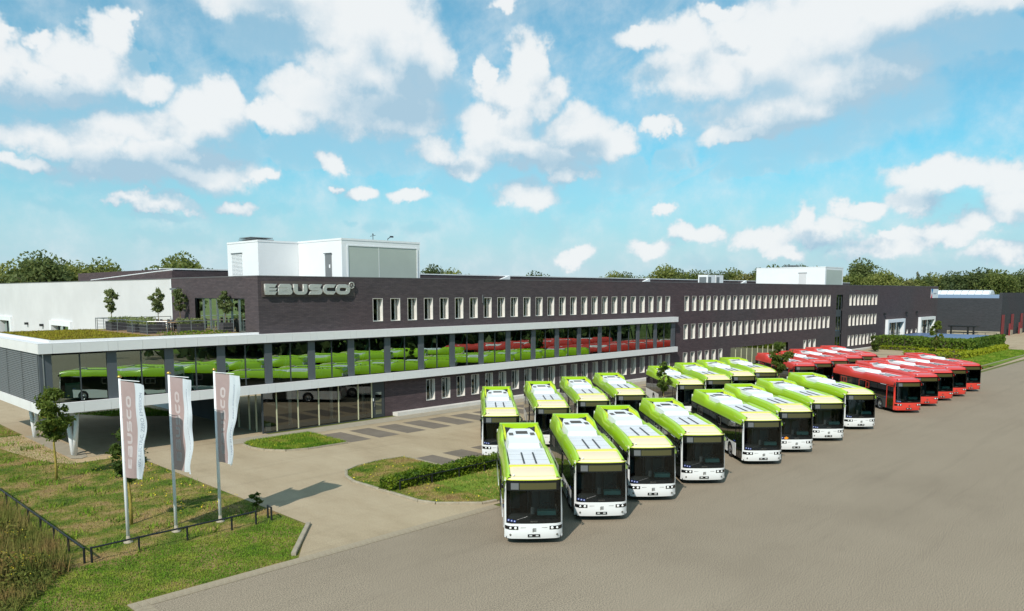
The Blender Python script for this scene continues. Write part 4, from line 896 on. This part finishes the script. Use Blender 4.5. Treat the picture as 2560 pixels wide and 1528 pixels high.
        # wheels
        for yc in AR:
            w = MB().lathe([(.30,.0),(.44,.0),(.485,.03),(.49,.08),(.49,.22),(.46,.27),(.30,.27)], 26, lambda a, b, h: (X-s*(.03+h)-s*.0, yc+a, .49+b)).build('wheel', 'tyre', t, True)
            rm = MB().lathe([(.0,.05),(.09,.04),(.10,.07),(.16,.09),(.20,.06),(.27,.05),(.30,.0),(.305,.02)], 22, lambda a, b, h: (X-s*(.03+h), yc+a, .49+b)).build('rim', 'rim', w, True)
        box('wheel_well', 'bus_rubber', t, *sorted((X-s*.35,X-s*.36)), AR[0]-.6, AR[0]+.6, .3, 1.15); box('wheel_well', 'bus_rubber', t, *sorted((X-s*.35,X-s*.36)), AR[1]-.6, AR[1]+.6, .3, 1.15)
        if s < 0:
            for k in range(3): box('side_sticker', 'sticker_blue', t, X-.012, X-.004, 1.7+.1*k, 1.77+.1*k, 1.24, 1.31)
            box('side_badge', 'sticker_white', t, X-.008, X-.002, 3.4, 4.3, .98, 1.08)
    box('underbody', 'bus_rubber', t, -1.2, 1.2, .25, 11.9, .26, .36)
    # --- what shows through the windscreen
    box('cab_floor', 'dash_dark', t, -1.2, 1.2, .36, 11.8, .40, .46); box('ceiling', 'cab_grey', t, -1.2, 1.2, .45, 11.8, 2.52, 2.56)
    box('bulkhead', 'dash_dark', t, -1.2, 1.2, 4.6, 4.65, .46, 2.52)
    db = MB().prism([(.30,.9),(.30,1.18),(.42,1.22),(.85,1.20),(.95,.9)], lambda p: (-1.1,p[0],p[1]), lambda p: (1.15,p[0],p[1])).build('dashboard', 'dash_dark', t)
    MB().prism([(.42,1.22),(.46,1.40),(.66,1.44),(.72,1.22)], lambda p: (.18,p[0],p[1]), lambda p: (1.0,p[0],p[1])).build('instrument_hood', 'dash', db)
    w = MB(); w.tube([(.62+.23*math.cos(a), .98+.06*math.sin(a), 1.40+.22*math.sin(a)) for a in np.linspace(0, 6.2832, 17)], .02, 6); w.box(.60,.64,.95,1.0,1.2,1.42); w.build('steering_wheel', 'bus_black', t)
    sb = box('driver_seat', 'seat', t, .38, .90, 1.35, 1.85, .95, 1.12); box('seat_back', 'seat', sb, .40, .88, 1.80, 1.95, 1.12, 1.95)
    box('ticket_machine', 'cab_grey', t, -.10, .06, .62, .72, 1.2, 1.52)
    for x in (-.95, -.15): MB().tube([(x,1.7,.46),(x,1.7,2.5)], .02, 6).build('grab_pole', 'steel', t)
    box('driver_partition', 'cab_grey', t, .05, 1.1, 2.1, 2.14, .46, 2.3)
    for k in range(3):
        for x in (-.95, .45): box('passenger_seat', 'seat', t, x, x+.48, 2.7+.7*k, 2.8+.7*k, .9, 1.7)
    return t
BUS_TXT = text_mesh('EBUSCO', .085, 'bus_grille', d=.002, align='CENTER')
proto = {k: build_bus(k) for k in ('green', 'red')}; used = set()
BA = R(-42.9)
def place_bus(kind, rx, ry, label, group):
    o = proto[kind] if kind not in used else copy_tree(proto[kind]); used.add(kind)
    o.location = (rx-HW*math.cos(BA), ry-HW*math.sin(BA), .004); o.rotation_euler = (0, 0, BA+R(rng.normal()*.35)); tag(o, label, 'bus', group); return o
ORD = ['first', 'second', 'third', 'fourth', 'fifth', 'sixth', 'seventh', 'eighth']
FR = [(24.9,21.24),(29.68,21.25),(34.38,21.5),(39.45,21.45),(46.5,21.35),(51.5,21.45),(57.15,21.55),(63.8,21.66),(75.6,21.75),(81.26,21.9),(86.44,21.97),(90.92,21.9),(96.65,21.94)]
RR = [(36.1,34.5),(41.25,34.54),(46.05,34.65),(50.75,34.6),(60.1,34.85),(65.1,34.95),(69.8,34.9),(74.4,34.95),(83.8,34.94),(88.3,34.94),(93.0,34.92),(97.7,34.95),(102.2,34.8)]
for i, (x, y) in enumerate(FR):
    if i < 8: o = place_bus('green', x, y, ('lime green and white bus nearest the camera, first of the front row' if i == 0 else f'{ORD[i]} lime green and white bus from the left in the front row'), 'green buses parked in the front row')
    else: o = place_bus('red', x, y, f'{ORD[i-8]} red bus from the left in the front row' if i < 12 else 'last red bus at the right end of the front row', 'red buses parked in the front row')
    if i == 5: MB().prism([(-.17,0),(0,-.11),(.17,0),(0,.11)], lambda p: (-.72+p[0], fy(-.72,1.07)-.03, 1.08+p[1]), lambda p: (-.72+p[0], fy(-.72,1.07)-.02, 1.08+p[1])).build('sticker', 'sticker_orange', o)
for i, (x, y) in enumerate(RR):
    if i < 8: place_bus('green', x, y, f'{ORD[i]} lime green bus from the left in the rear row by the building', 'green buses parked in the rear row')
    else: place_bus('red', x, y, f'{ORD[i-8]} red bus from the left in the rear row by the building', 'red buses parked in the rear row')

# ------------------------------------------------------------------ flagpoles and flags
ARM = Vector((.27, -.963, 0)).normalized(); FW, FH = 1.62, 4.25
def flag_shape(seed):
    r = np.random.default_rng(seed); ph = r.random(4)*6.28
    def f(u, v):
        """u across 0..1, v down 0..1: hangs from the arm, edge gathered into folds"""
        grow = .35+.65*v; nrm = Vector((-ARM.y, ARM.x, 0))
        fold = (.03*math.sin(u*7.5+ph[0]+v*1.6)*min(1, u*3)+.10*math.sin(u*21+ph[1]-v*2.6)*max(0, u-.45)*2+.055*math.sin(v*13+u*5+ph[2])*u)*grow
        width = FW*(1.0-.12*math.sin(v*3.4+ph[2])*u-.16*v*v+.035*math.sin(v*17+ph[0])*u)
        p = ARM*(.05+u*width*.86)+nrm*(fold+.07*u*math.sin(v*3+ph[3])); return Vector((p.x, p.y, -v*FH*(1-.02*u)-.10*u*u*(1+.5*math.sin(v*9+ph[1]))))
    return f
def surf_mesh(f, us, vs, m, off=0.0):
    return MB().grid([[tuple(f(u, v)) for u in us] for v in vs])
def flag(x, y, i, lab):
    pl = empty('flagpole', (x,y,0), label=['white flagpole nearest the railing corner, leftmost of three', 'middle one of the three white flagpoles', 'white flagpole nearest the driveway, rightmost of three'][i], cat='flagpole', group='flagpoles on the lawn')
    MB().tube([(0,0,.05),(0,0,3.2),(0,0,7.3)], [.075,.07,.055], 12).build('pole', 'pole_white', pl, True); MB().lathe([(0,7.3),(.09,7.31),(.10,7.36),(.05,7.42),(0,7.43)], 12).build('finial', 'gold', pl, True)
    MB().lathe([(.2,0),(.2,.04),(.09,.06),(.08,.3),(.066,.31)], 14).build('base', 'concrete', pl, True)
    MB().tube([(0,0,7.22), tuple(ARM*1.32+Vector((0,0,7.22)))], .018, 6).build('arm', 'pole_white', pl)
    for z in (3.6, 4.6, 5.6, 6.6): MB().tube([(0,0,z), tuple(ARM*.09+Vector((0,0,z)))], .02, 5).build('ring', 'steel', pl)
    fl = empty('flag', (x,y,7.18), label=lab, cat='flag', group='flags on the lawn'); f = flag_shape(11+i)
    us = np.linspace(0, .62, 26); vs = np.linspace(0, 1, 44)
    MB().grid([[tuple(f(u, v)) for u in us] for v in vs]).build('mauve_cloth', 'flag_mauve', fl, True); MB().grid([[tuple(f(u, v)) for u in np.linspace(.62, 1, 20)] for v in vs]).build('white_cloth', 'flag_white', fl, True)
    # lettering laid on the cloth: letters read upwards along the pole
    def lay(pts, faces, name, m, off):
        out = []
        for u, v in pts:
            p = f(u, v); n = (f(u+.01, v)-f(u-.01, v)).cross(f(u, v+.01)-f(u, v-.01)).normalized(); out.append((p, n))
        for s in (-1, 1):
            o = MB().add([tuple(p+n*off*s) for p, n in out], faces).build(name, m, fl)
            if name == 'slogan': tag(o, kind='stuff')
    v0 = .90; hgt = .24
    for ch in 'EBUSCO':
        wd = max(q[0] for l in GLY[ch] for q in l); me = glyph_mesh(ch, 1, 1, 0, 'flag_white', bevel=0); adv = wd*.085*1.0
        import bmesh
        bmm = bmesh.new(); bmm.from_mesh(me); bmesh.ops.triangulate(bmm, faces=bmm.faces[:]); bmesh.ops.subdivide_edges(bmm, edges=bmm.edges[:], cuts=1, use_grid_fill=True); bmm.to_mesh(me); bmm.free()
        pts = [(.20+hgt*(1-vv.co.y), v0-vv.co.x*.085) for vv in me.vertices]; lay(pts, [tuple(q.vertices) for q in me.polygons], 'letter', 'flag_letter', .006); v0 -= adv+.014
        bpy.data.meshes.remove(me)
    me = text_mesh('100% ELECTRIC, ZERO EMISSION', .1, 'flag_ink'); xs = [vv.co.x for vv in me.vertices]; sc = .80/max(xs)
    lay([(.84-vv.co.y*1.1, .90-vv.co.x*sc) for vv in me.vertices], [tuple(q.vertices) for q in me.polygons], 'slogan', 'flag_ink', .006); bpy.data.meshes.remove(me)
for i, (x, y, lab) in enumerate(((11.77,35.2,'mauve and white flag on the leftmost pole'),(13.88,35.24,'mauve and white flag on the middle pole'),(16.01,35.3,'mauve and white flag on the rightmost pole'))): flag(x, y, i, lab)

# ------------------------------------------------------------------ railings
def railing(name, pts, h, m, r, label, cat='railing', cables=0, pr=None):
    root = empty(name, (*pts[0][:2], pts[0][2] if len(pts[0]) > 2 else 0), label=label, cat=cat); P = [Vector((*p[:2], 0)) for p in pts]; O = P[0]
    post = MB().tube([(0,0,0),(0,0,h)], pr or r*1.2, 8).mesh('post', m)
    for p in P: link('post', post, root, tuple(p-O))
    MB().tube([tuple(p-O+Vector((0,0,h-r))) for p in P], r, 8).build('rail', m, root)
    for k in range(cables): MB().tube([tuple(p-O+Vector((0,0,h*(k+1)/(cables+1)))) for p in P], .008, 4).build('cable', m, root)
    return root
railing('lawn_railing', [(9.55,33.7+2.04*k) for k in range(9)], .66, 'black_metal', .04, 'black low rail running back along the weeds at the left')
railing('lawn_railing', [(9.78,33.55)]+[(11.65+2.06*k,33.6) for k in range(3)]+[(17.0,33.66)], .66, 'black_metal', .04, 'black low rail in front of the flagpoles')
railing('lawn_railing', [(17.83,33.72),(17.9,34.2)], .66, 'black_metal', .04, 'short black rail stub beside the driveway')
railing('hedge_railing', [(25.5,33.62)]+[(27.8+2.08*k,33.62) for k in range(4)], .62, 'black_metal', .035, 'thin black rail along the front of the low hedge')
railing('terrace_railing', [(22.2,71.4),(22.2,69.4),(22.2,66.2),(22.2,63),(22.2,60.0),(23.3,59.0),(25.1,59.0),(26.9,59.0),(28.5,59.0)], 1.05, 'metal_grey', .03, 'grey cable railing around the roof terrace', cables=3, pr=.03).location.z = 7.75
railing('terrace_railing', [(22.3,71.3),(24.4,71.3),(26.5,71.3),(28.5,71.3)], 1.05, 'metal_grey', .03, 'grey cable railing at the back of the roof terrace', cables=3, pr=.03).location.z = 7.75
railing('far_railing', [(219.5-2.5*0,47.5+2.4*k) for k in range(5)], .9, 'black_metal', .05, 'thin black rail below the plinth of the distant dark hall')

# ------------------------------------------------------------------ vegetation
def tree(name, loc, label, trunk_h, h, rad, n, size, leaf, bark, group=None, tr=.07, blobs=None, nb=26, peak=.45, seed=None, cat='tree'):
    t = empty(name, loc, label=label, cat=cat, group=group)
    top = trunk_h+(h-trunk_h)*.75; tb = MB(); tb.tube([(0,0,-.05),(.02,.01,trunk_h*.5),(-.01,.02,trunk_h),(.03,0,top)], [tr*1.25,tr,tr*.8,tr*.25], 8)
    for k in range(7):
        a = k*2.4; z = trunk_h+(h-trunk_h)*(.05+.09*k); l = rad*(.75-.05*k); tb.tube([(0,0,z),(l*.5*math.cos(a),l*.5*math.sin(a),z+l*.35),(l*math.cos(a),l*math.sin(a),z+l*.6)], [tr*.45,tr*.3,tr*.08], 5)
    tb.build('trunk', bark, t, True)
    bl = blobs or crown_blobs(trunk_h+.1*(h-trunk_h), h-.18*(h-trunk_h)*.5, rad, nb, peak)
    c = clump_points(n, bl, .2); c[::6] += rng.normal(size=c[::6].shape)*rad*.13
    link('crown', arr_mesh('crown', leaves(c, size, .5), 4, leaf), t); return t
tree('young_tree', (12.95,50.0,0), 'young tree with bare yellowish trunk in front of the V columns', 2.1, 5.6, 1.05, 4200, .10, 'leaf_lawn_tree', 'trunk_yellow', nb=52)
tree('young_tree', (12.85,37.9,0), 'young slender tree behind the leftmost flagpole', 2.0, 4.75, .95, 3600, .09, 'leaf_lawn_tree', 'trunk_yellow', nb=40)
tree('small_shrub', (18.2,35.9,0), 'small dark bush at the driveway edge beside the rail end', .15, .95, .38, 420, .07, 'leaf_lawn_tree', 'trunk', nb=8, cat='shrub')
tree('parking_tree', (57.0,37.2,0), 'slim young tree between the two groups of green buses', 2.2, 4.9, .74, 2400, .10, 'leaf_lawn_tree', 'trunk', 'young trees in the car park', nb=32)
tree('parking_tree', (79.3,37.2,0), 'conical young tree between the green and the red buses', 2.0, 5.9, 1.2, 3400, .12, 'leaf_lawn_tree', 'trunk', 'young trees in the car park', nb=44, peak=.34)
tree('parking_tree', (147.5,51.0,0), 'bushy tree at the brick wall left of the far hedge', .3, 3.2, 1.15, 2200, .15, 'leaf_lawn_tree', 'trunk', 'young trees in the car park', nb=26)
tree('parking_tree', (146.0,40.5,0), 'tall slim tree between the two far hedges', 1.2, 6.2, 1.25, 2600, .16, 'leaf_lawn_tree', 'trunk', 'young trees in the car park', nb=34)
# hedges: clipped boxes of leaves
def hedge(name, x0, x1, y0, y1, h, n, size, leaf, label, core='trunk_dark'):
    t = empty(name, ((x0+x1)/2,(y0+y1)/2,0), label=label, cat='hedge'); w, d = x1-x0, y1-y0
    A = np.array([w*d, w*h, w*h, d*h, d*h]); f = rng.choice(5, n, p=A/A.sum()); p = rng.random((n,3)); p[f==0,2] = 1; p[f==1,1] = 0; p[f==2,1] = 1; p[f==3,0] = 0; p[f==4,0] = 1
    q = (p-[.5,.5,0])*[w,d,h]; q += rng.normal(size=(n,3))*[.05+.02*d,.05+.02*d,.07]; q[:,2] = np.abs(q[:,2])+.0; q[:,2] += .08*np.sin((q[:,0]+x0)*1.7)*(q[:,2] > h*.5)
    link('foliage', arr_mesh('foliage', leaves(q, size, .5), 4, leaf), t); MB().box(-w/2+.12, w/2-.12, -d/2+.12, d/2-.12, 0, h-.12).build('branches', core, t); return t
hedge('low_hedge', 24.95, 33.9, 33.75, 34.65, .72, 9000, .075, 'leaf_hedge', 'low clipped hedge behind the thin black rail beside the nearest bus')
hedge('tall_hedge', 155, 160.5, 46.2, 53.6, 2.35, 5200, .24, 'leaf_hedge_far', 'tall dark hedge left of the shelter opening')
hedge('tall_hedge', 152.5, 157.5, 37.6, 44.6, 2.35, 5200, .24, 'leaf_hedge_far', 'tall hedge right of the shelter opening')
hedge('tall_hedge', 157.6, 180, 37.4, 38.6, 2.3, 3600, .24, 'leaf_hedge_far', 'tall hedge along the right side of the shelter')
hedge('low_border', 153.6, 154.6, 46.0, 53.4, .75, 1400, .16, 'leaf_hedge_low', 'low yellow green border under the left tall hedge')
hedge('low_border', 151.4, 152.3, 37.4, 44.6, .75, 1400, .16, 'leaf_hedge_low', 'low yellow green border under the right tall hedge')
hedge('low_border', 141.4, 142.5, 35.4, 44.0, .8, 1800, .16, 'leaf_hedge_low', 'low yellow green border nearest the last red bus')
hedge('low_border', 142.6, 171, 34.9, 36.0, .85, 3600, .18, 'leaf_hedge_low', 'long low yellow green border along the far grass corner')
sh = empty('bike_shelter', (152,38,0), label='flat blue grey shelter roof between the far hedges', cat='shelter')
box('roof', 'blue_roof', sh, 6.5, 26, .8, 15.0, 2.18, 2.30)
for k in range(5): box('post', 'black_metal', sh, 4.6+5*k, 4.75+5*k, 7.4, 7.55, 0, 2.3)
box('locker', 'metal_grey', sh, 4.8, 5.2, 6.6, 7.3, .0, 1.2)
for x, y, l in ((197,46.2,'white bollard before the dark hall, left one'),(196.5,42.6,'white bollard before the dark hall, right one')):
    t = empty('bollard', (x,y,0), label=l, cat='bollard'); box('post', 'white_paint', t, -.2,.2,-.2,.2,0,1.35); box('cap', 'metal_grey', t, -.23,.23,-.23,.23,1.35,1.45)
t = empty('trailer_frame', (208,52,0), label='dark low trailer frame parked below the far brick wall', cat='trailer')
box('deck','black_metal',t,-1,1,-3,3,2.6,2.9); [box('leg','black_metal',t,-.9,-.6,y,y+.35,0,2.6) for y in (-2.6,-1.4,2.2)]; box('beam','black_metal',t,-1,1,-3,3,1.2,1.35)

# terrace furniture
def planter(x, y, w, d, h, label, plants=True):
    t = empty('planter', (x,y,7.78), label=label, cat='planter', group='planters on the roof terrace'); b = MB(); b.box(-w/2,w/2,-d/2,-d/2+.05,0,h).box(-w/2,w/2,d/2-.05,d/2,0,h).box(-w/2,-w/2+.05,-d/2+.05,d/2-.05,0,h).box(w/2-.05,w/2,-d/2+.05,d/2-.05,0,h); b.build('box', 'planter', t); box('soil', 'trunk_dark', t, -w/2+.05, w/2-.05, -d/2+.05, d/2-.05, 0, h-.08)
    if plants:
        n = int(500*w*d)+200; q = (rng.random((n,3))-[.5,.5,0])*[w*1.05,d*1.05,.42]+[0,0,h-.05]; q[:,2] += .06*rng.normal(size=n); tag(link('plants', arr_mesh('plants', leaves(q, .07, .5), 4, 'leaf_olive'), t), kind='stuff')
TT = [(22.95,69.7,'leftmost'),(24.6,64.0,'second'),(28.0,68.0,'third'),(28.2,59.7,'rightmost')]
for x, y, w in TT:
    planter(x, y, .8, .8, .75, f'dark square planter of the {w} terrace tree', False)
    tree('terrace_tree', (x,y,8.45), f'small olive tree in a planter, {w} on the roof terrace', .65, 2.95 if w != 'rightmost' else 2.7, .60, 2600, .085, 'leaf_olive', 'trunk', 'small trees on the roof terrace', tr=.035, nb=44, peak=.5)
for x, y, w, d, l in ((23.0,64.6,.7,1.8,'long dark planter along the left terrace rail'),(23.0,62.0,.7,1.6,'dark planter near the front left terrace corner'),(24.6,67.0,1.6,.7,'dark planter in the middle of the terrace'),(25.9,61.0,1.9,.7,'dark planter before the terrace doors'),(23.4,68.8,1.8,.7,'dark planter at the back of the terrace')): planter(x, y, w, d, .7, l)
def table(x, y, l):
    t = empty('terrace_table', (x,y,7.78), label=l, cat='table', group='tables on the roof terrace'); box('top','wood',t,-.45,.45,-.9,.9,.72,.77); [box('leg','metal_dark',t,sx*.4-.03,sx*.4+.03,sy*.8-.03,sy*.8+.03,0,.72) for sx in (-1,1) for sy in (-1,1)]
def chair(x, y, rz, l):
    t = empty('terrace_chair', (x,y,7.78), rz, label=l, cat='chair', group='chairs on the roof terrace'); box('seat','planter',t,-.23,.23,-.23,.23,.42,.46); box('backrest','planter',t,-.23,.23,.2,.24,.46,.9); [box('leg','metal_dark',t,sx*.2-.02,sx*.2+.02,sy*.2-.02,sy*.2+.02,0,.42) for sx in (-1,1) for sy in (-1,1)]
for k, (x, y) in enumerate(((25.6,63.6),(25.4,66.0),(27.0,67.6))):
    table(x, y, f'wooden terrace table, {ORD[k]} from the front rail')
    for s in (-1, 1):
        for q in (-.45, .45): chair(x+s*.75, y+q, s*-R(90), 'dark terrace chair pulled up to a wooden table')
sd_pts = in_rects([(14.8,22.1,55.7,73.5),(22.1,28.4,55.7,58.3)])
stuff('sedum_plants', arr_mesh('sedum_plants', blades(16000, sd_pts, .10, .03, 7.71), 3, 'sedum'), 'yellow brown sedum growing on the low wing roof', 'sedum')
stuff('roof_weeds', arr_mesh('roof_weeds', leaves(np.c_[in_rects([(22.3,27,56.2,58.6)])(700), 7.75+.35*rng.random(700)], .07, .5), 4, 'leaf_hedge'), 'green plants along the terrace railing foot', 'plants')

# background trees: a few crown shapes shared by many trees
def far_proto(leaf, h, rad, n, size, nb=22, conifer=False):
    if conifer: bl = [(rng.normal()*.3, rng.normal()*.3, h*(.25+.72*k/12), rad*(1.05-k/13), rad*(1.05-k/13), h*.06) for k in range(13)]
    else: bl = crown_blobs(h*.26, h*.93, rad*1.05, nb*2, .5); bl = [(x,y,z,s*1.55,s2*1.55,s3*1.6) for x,y,z,s,s2,s3 in bl]
    c = arr_mesh('crown', leaves(clump_points(n, bl, .5), size, .5), 4, leaf)
    tb = MB(); tb.tube([(0,0,0),(.2,.1,h*.4),(0,.2,h*.8)], [.35,.25,.08], 7)
    for k in range(6):
        a = k*1.9; tb.tube([(.1,.1,h*(.3+.07*k)),(rad*.6*math.cos(a),rad*.6*math.sin(a),h*(.45+.07*k))], [.14,.04], 5)
    return c, tb.mesh('trunk', 'trunk_dark', True)
FP = {'oak': far_proto('leaf_far', 17, 6.6, 8200, .36, 34), 'oak2': far_proto('leaf_far_dark', 17, 6.2, 7800, .36, 30), 'pale': far_proto('leaf_far_pale', 16, 5.4, 6200, .34, 24), 'fir': far_proto('leaf_conifer', 21, 3.2, 3000, .42, conifer=True)}
def far_tree(kind, x, y, s, label, group, rz=None):
    t = empty('far_tree', (x,y,0), rz if rz is not None else rng.random()*6.28, label, 'tree', group); t.scale = (s*(.9+.25*rng.random()), s*(.9+.25*rng.random()), s)
    link('crown', FP[kind][0], t); link('trunk', FP[kind][1], t)
def at(px, dist):
    a = R(HEAD)-math.atan((px-1280)/1937); return dist*math.cos(a), dist*math.sin(a)
# left of the plant room, standing behind the white hall
for px, d, s, k, l in ((-25,172,.90,'oak2','dark tree cut by the left picture edge behind the white hall'),(40,170,.98,'oak','broad tree at the far left behind the white hall'),(105,165,1.06,'oak2','tallest tree of the left clump behind the white hall'),(150,176,1.0,'oak2','dark tree inside the left clump behind the white hall'),(190,170,.98,'oak','tree at the right of the left clump behind the white hall'),(262,172,1.02,'oak','separate round tree behind the white hall roof'),(335,185,.86,'oak2','low tree right of the separate round tree'),(455,170,1.10,'oak','lone tree just left of the white plant room'),(520,185,.92,'oak2','small tree against the white plant room')):
    x, y = at(px, d); far_tree(k, x, y, s*.94, l, None, rz=px*.3)
for px, d, s, k, l in ((1085,250,1.06,'oak2','tree just right of the white plant room'),(1130,255,1.02,'oak','tree behind the roof right of the plant room'),(1170,262,.92,'oak','small tree top over the roof near the first white wedge'),(1335,270,.98,'oak2','lone tree top over the second hall roof'),(1365,275,.93,'oak','smaller tree top beside the lone one over the roof')):
    x, y = at(px, d); far_tree(k, x, y, s, l, None)
kinds = ['oak','oak2','pale','oak','oak2']
px = 1500
while px < 2120:
    x, y = at(px, 290+rng.random()*30); far_tree(kinds[int(rng.integers(5))], x, y, 1.02+.16*rng.random()-(.12 if px < 1640 else 0), 'mixed green tree in the row behind the brick roof', 'tree row behind the office roof'); px += 26+rng.random()*14
x, y = at(2150, 300); far_tree('oak2', x, y, 1.22, 'tallest dark tree right of the distant plant room', None)
px = 2085
while px < 2640:
    x, y = at(px, 285+rng.random()*40); far_tree(kinds[int(rng.integers(5))], x, y, .86+.16*rng.random(), 'mixed deciduous tree at the front edge of the wood at right', 'trees at the edge of the wood'); px += 19+rng.random()*10
px = 2160
while px < 2640:
    x, y = at(px, 360+rng.random()*50); far_tree('fir', x, y, .76+.17*rng.random(), 'slim conifer top behind the deciduous trees at right', 'conifers in the wood'); px += 9+rng.random()*8
# the wood and the land behind the yard (mirrored in the glazing) and a far belt of trees along the horizon
def belt(name, pts, n, size, leaf, label):
    P = np.array(pts, float); seg = rng.integers(0, len(P)-1, n); tt = rng.random(n); q = P[seg]+(P[seg+1]-P[seg])*tt[:,None]
    hgt = 10+4*np.sin(q[:,0]*.031+q[:,1]*.017)+3*np.sin(q[:,0]*.11+q[:,1]*.07)
    c = np.c_[q+rng.normal(size=(n,2))*6, rng.random(n)**.7*hgt]; stuff(name, arr_mesh(name, leaves(c, size, .5), 4, leaf), label, 'wood')
belt('far_wood', [(-60,1000),(300,1050),(700,800),(1000,450),(1100,200)], 14000, 2.4, 'leaf_far_dark', 'distant belt of woodland on the horizon')
belt('yard_wood', [(58,-22),(78,-12),(130,-6),(220,2),(400,14)], 26000, 1.0, 'leaf_far_dark', 'dense wood on the far side of the yard, mirrored in the glazing')
sheet('wood_floor', [(56,-90),(56,-24),(78,-15),(130,-9),(220,-2),(400,8),(419,8),(419,-90)], .02, 'lawn_green')
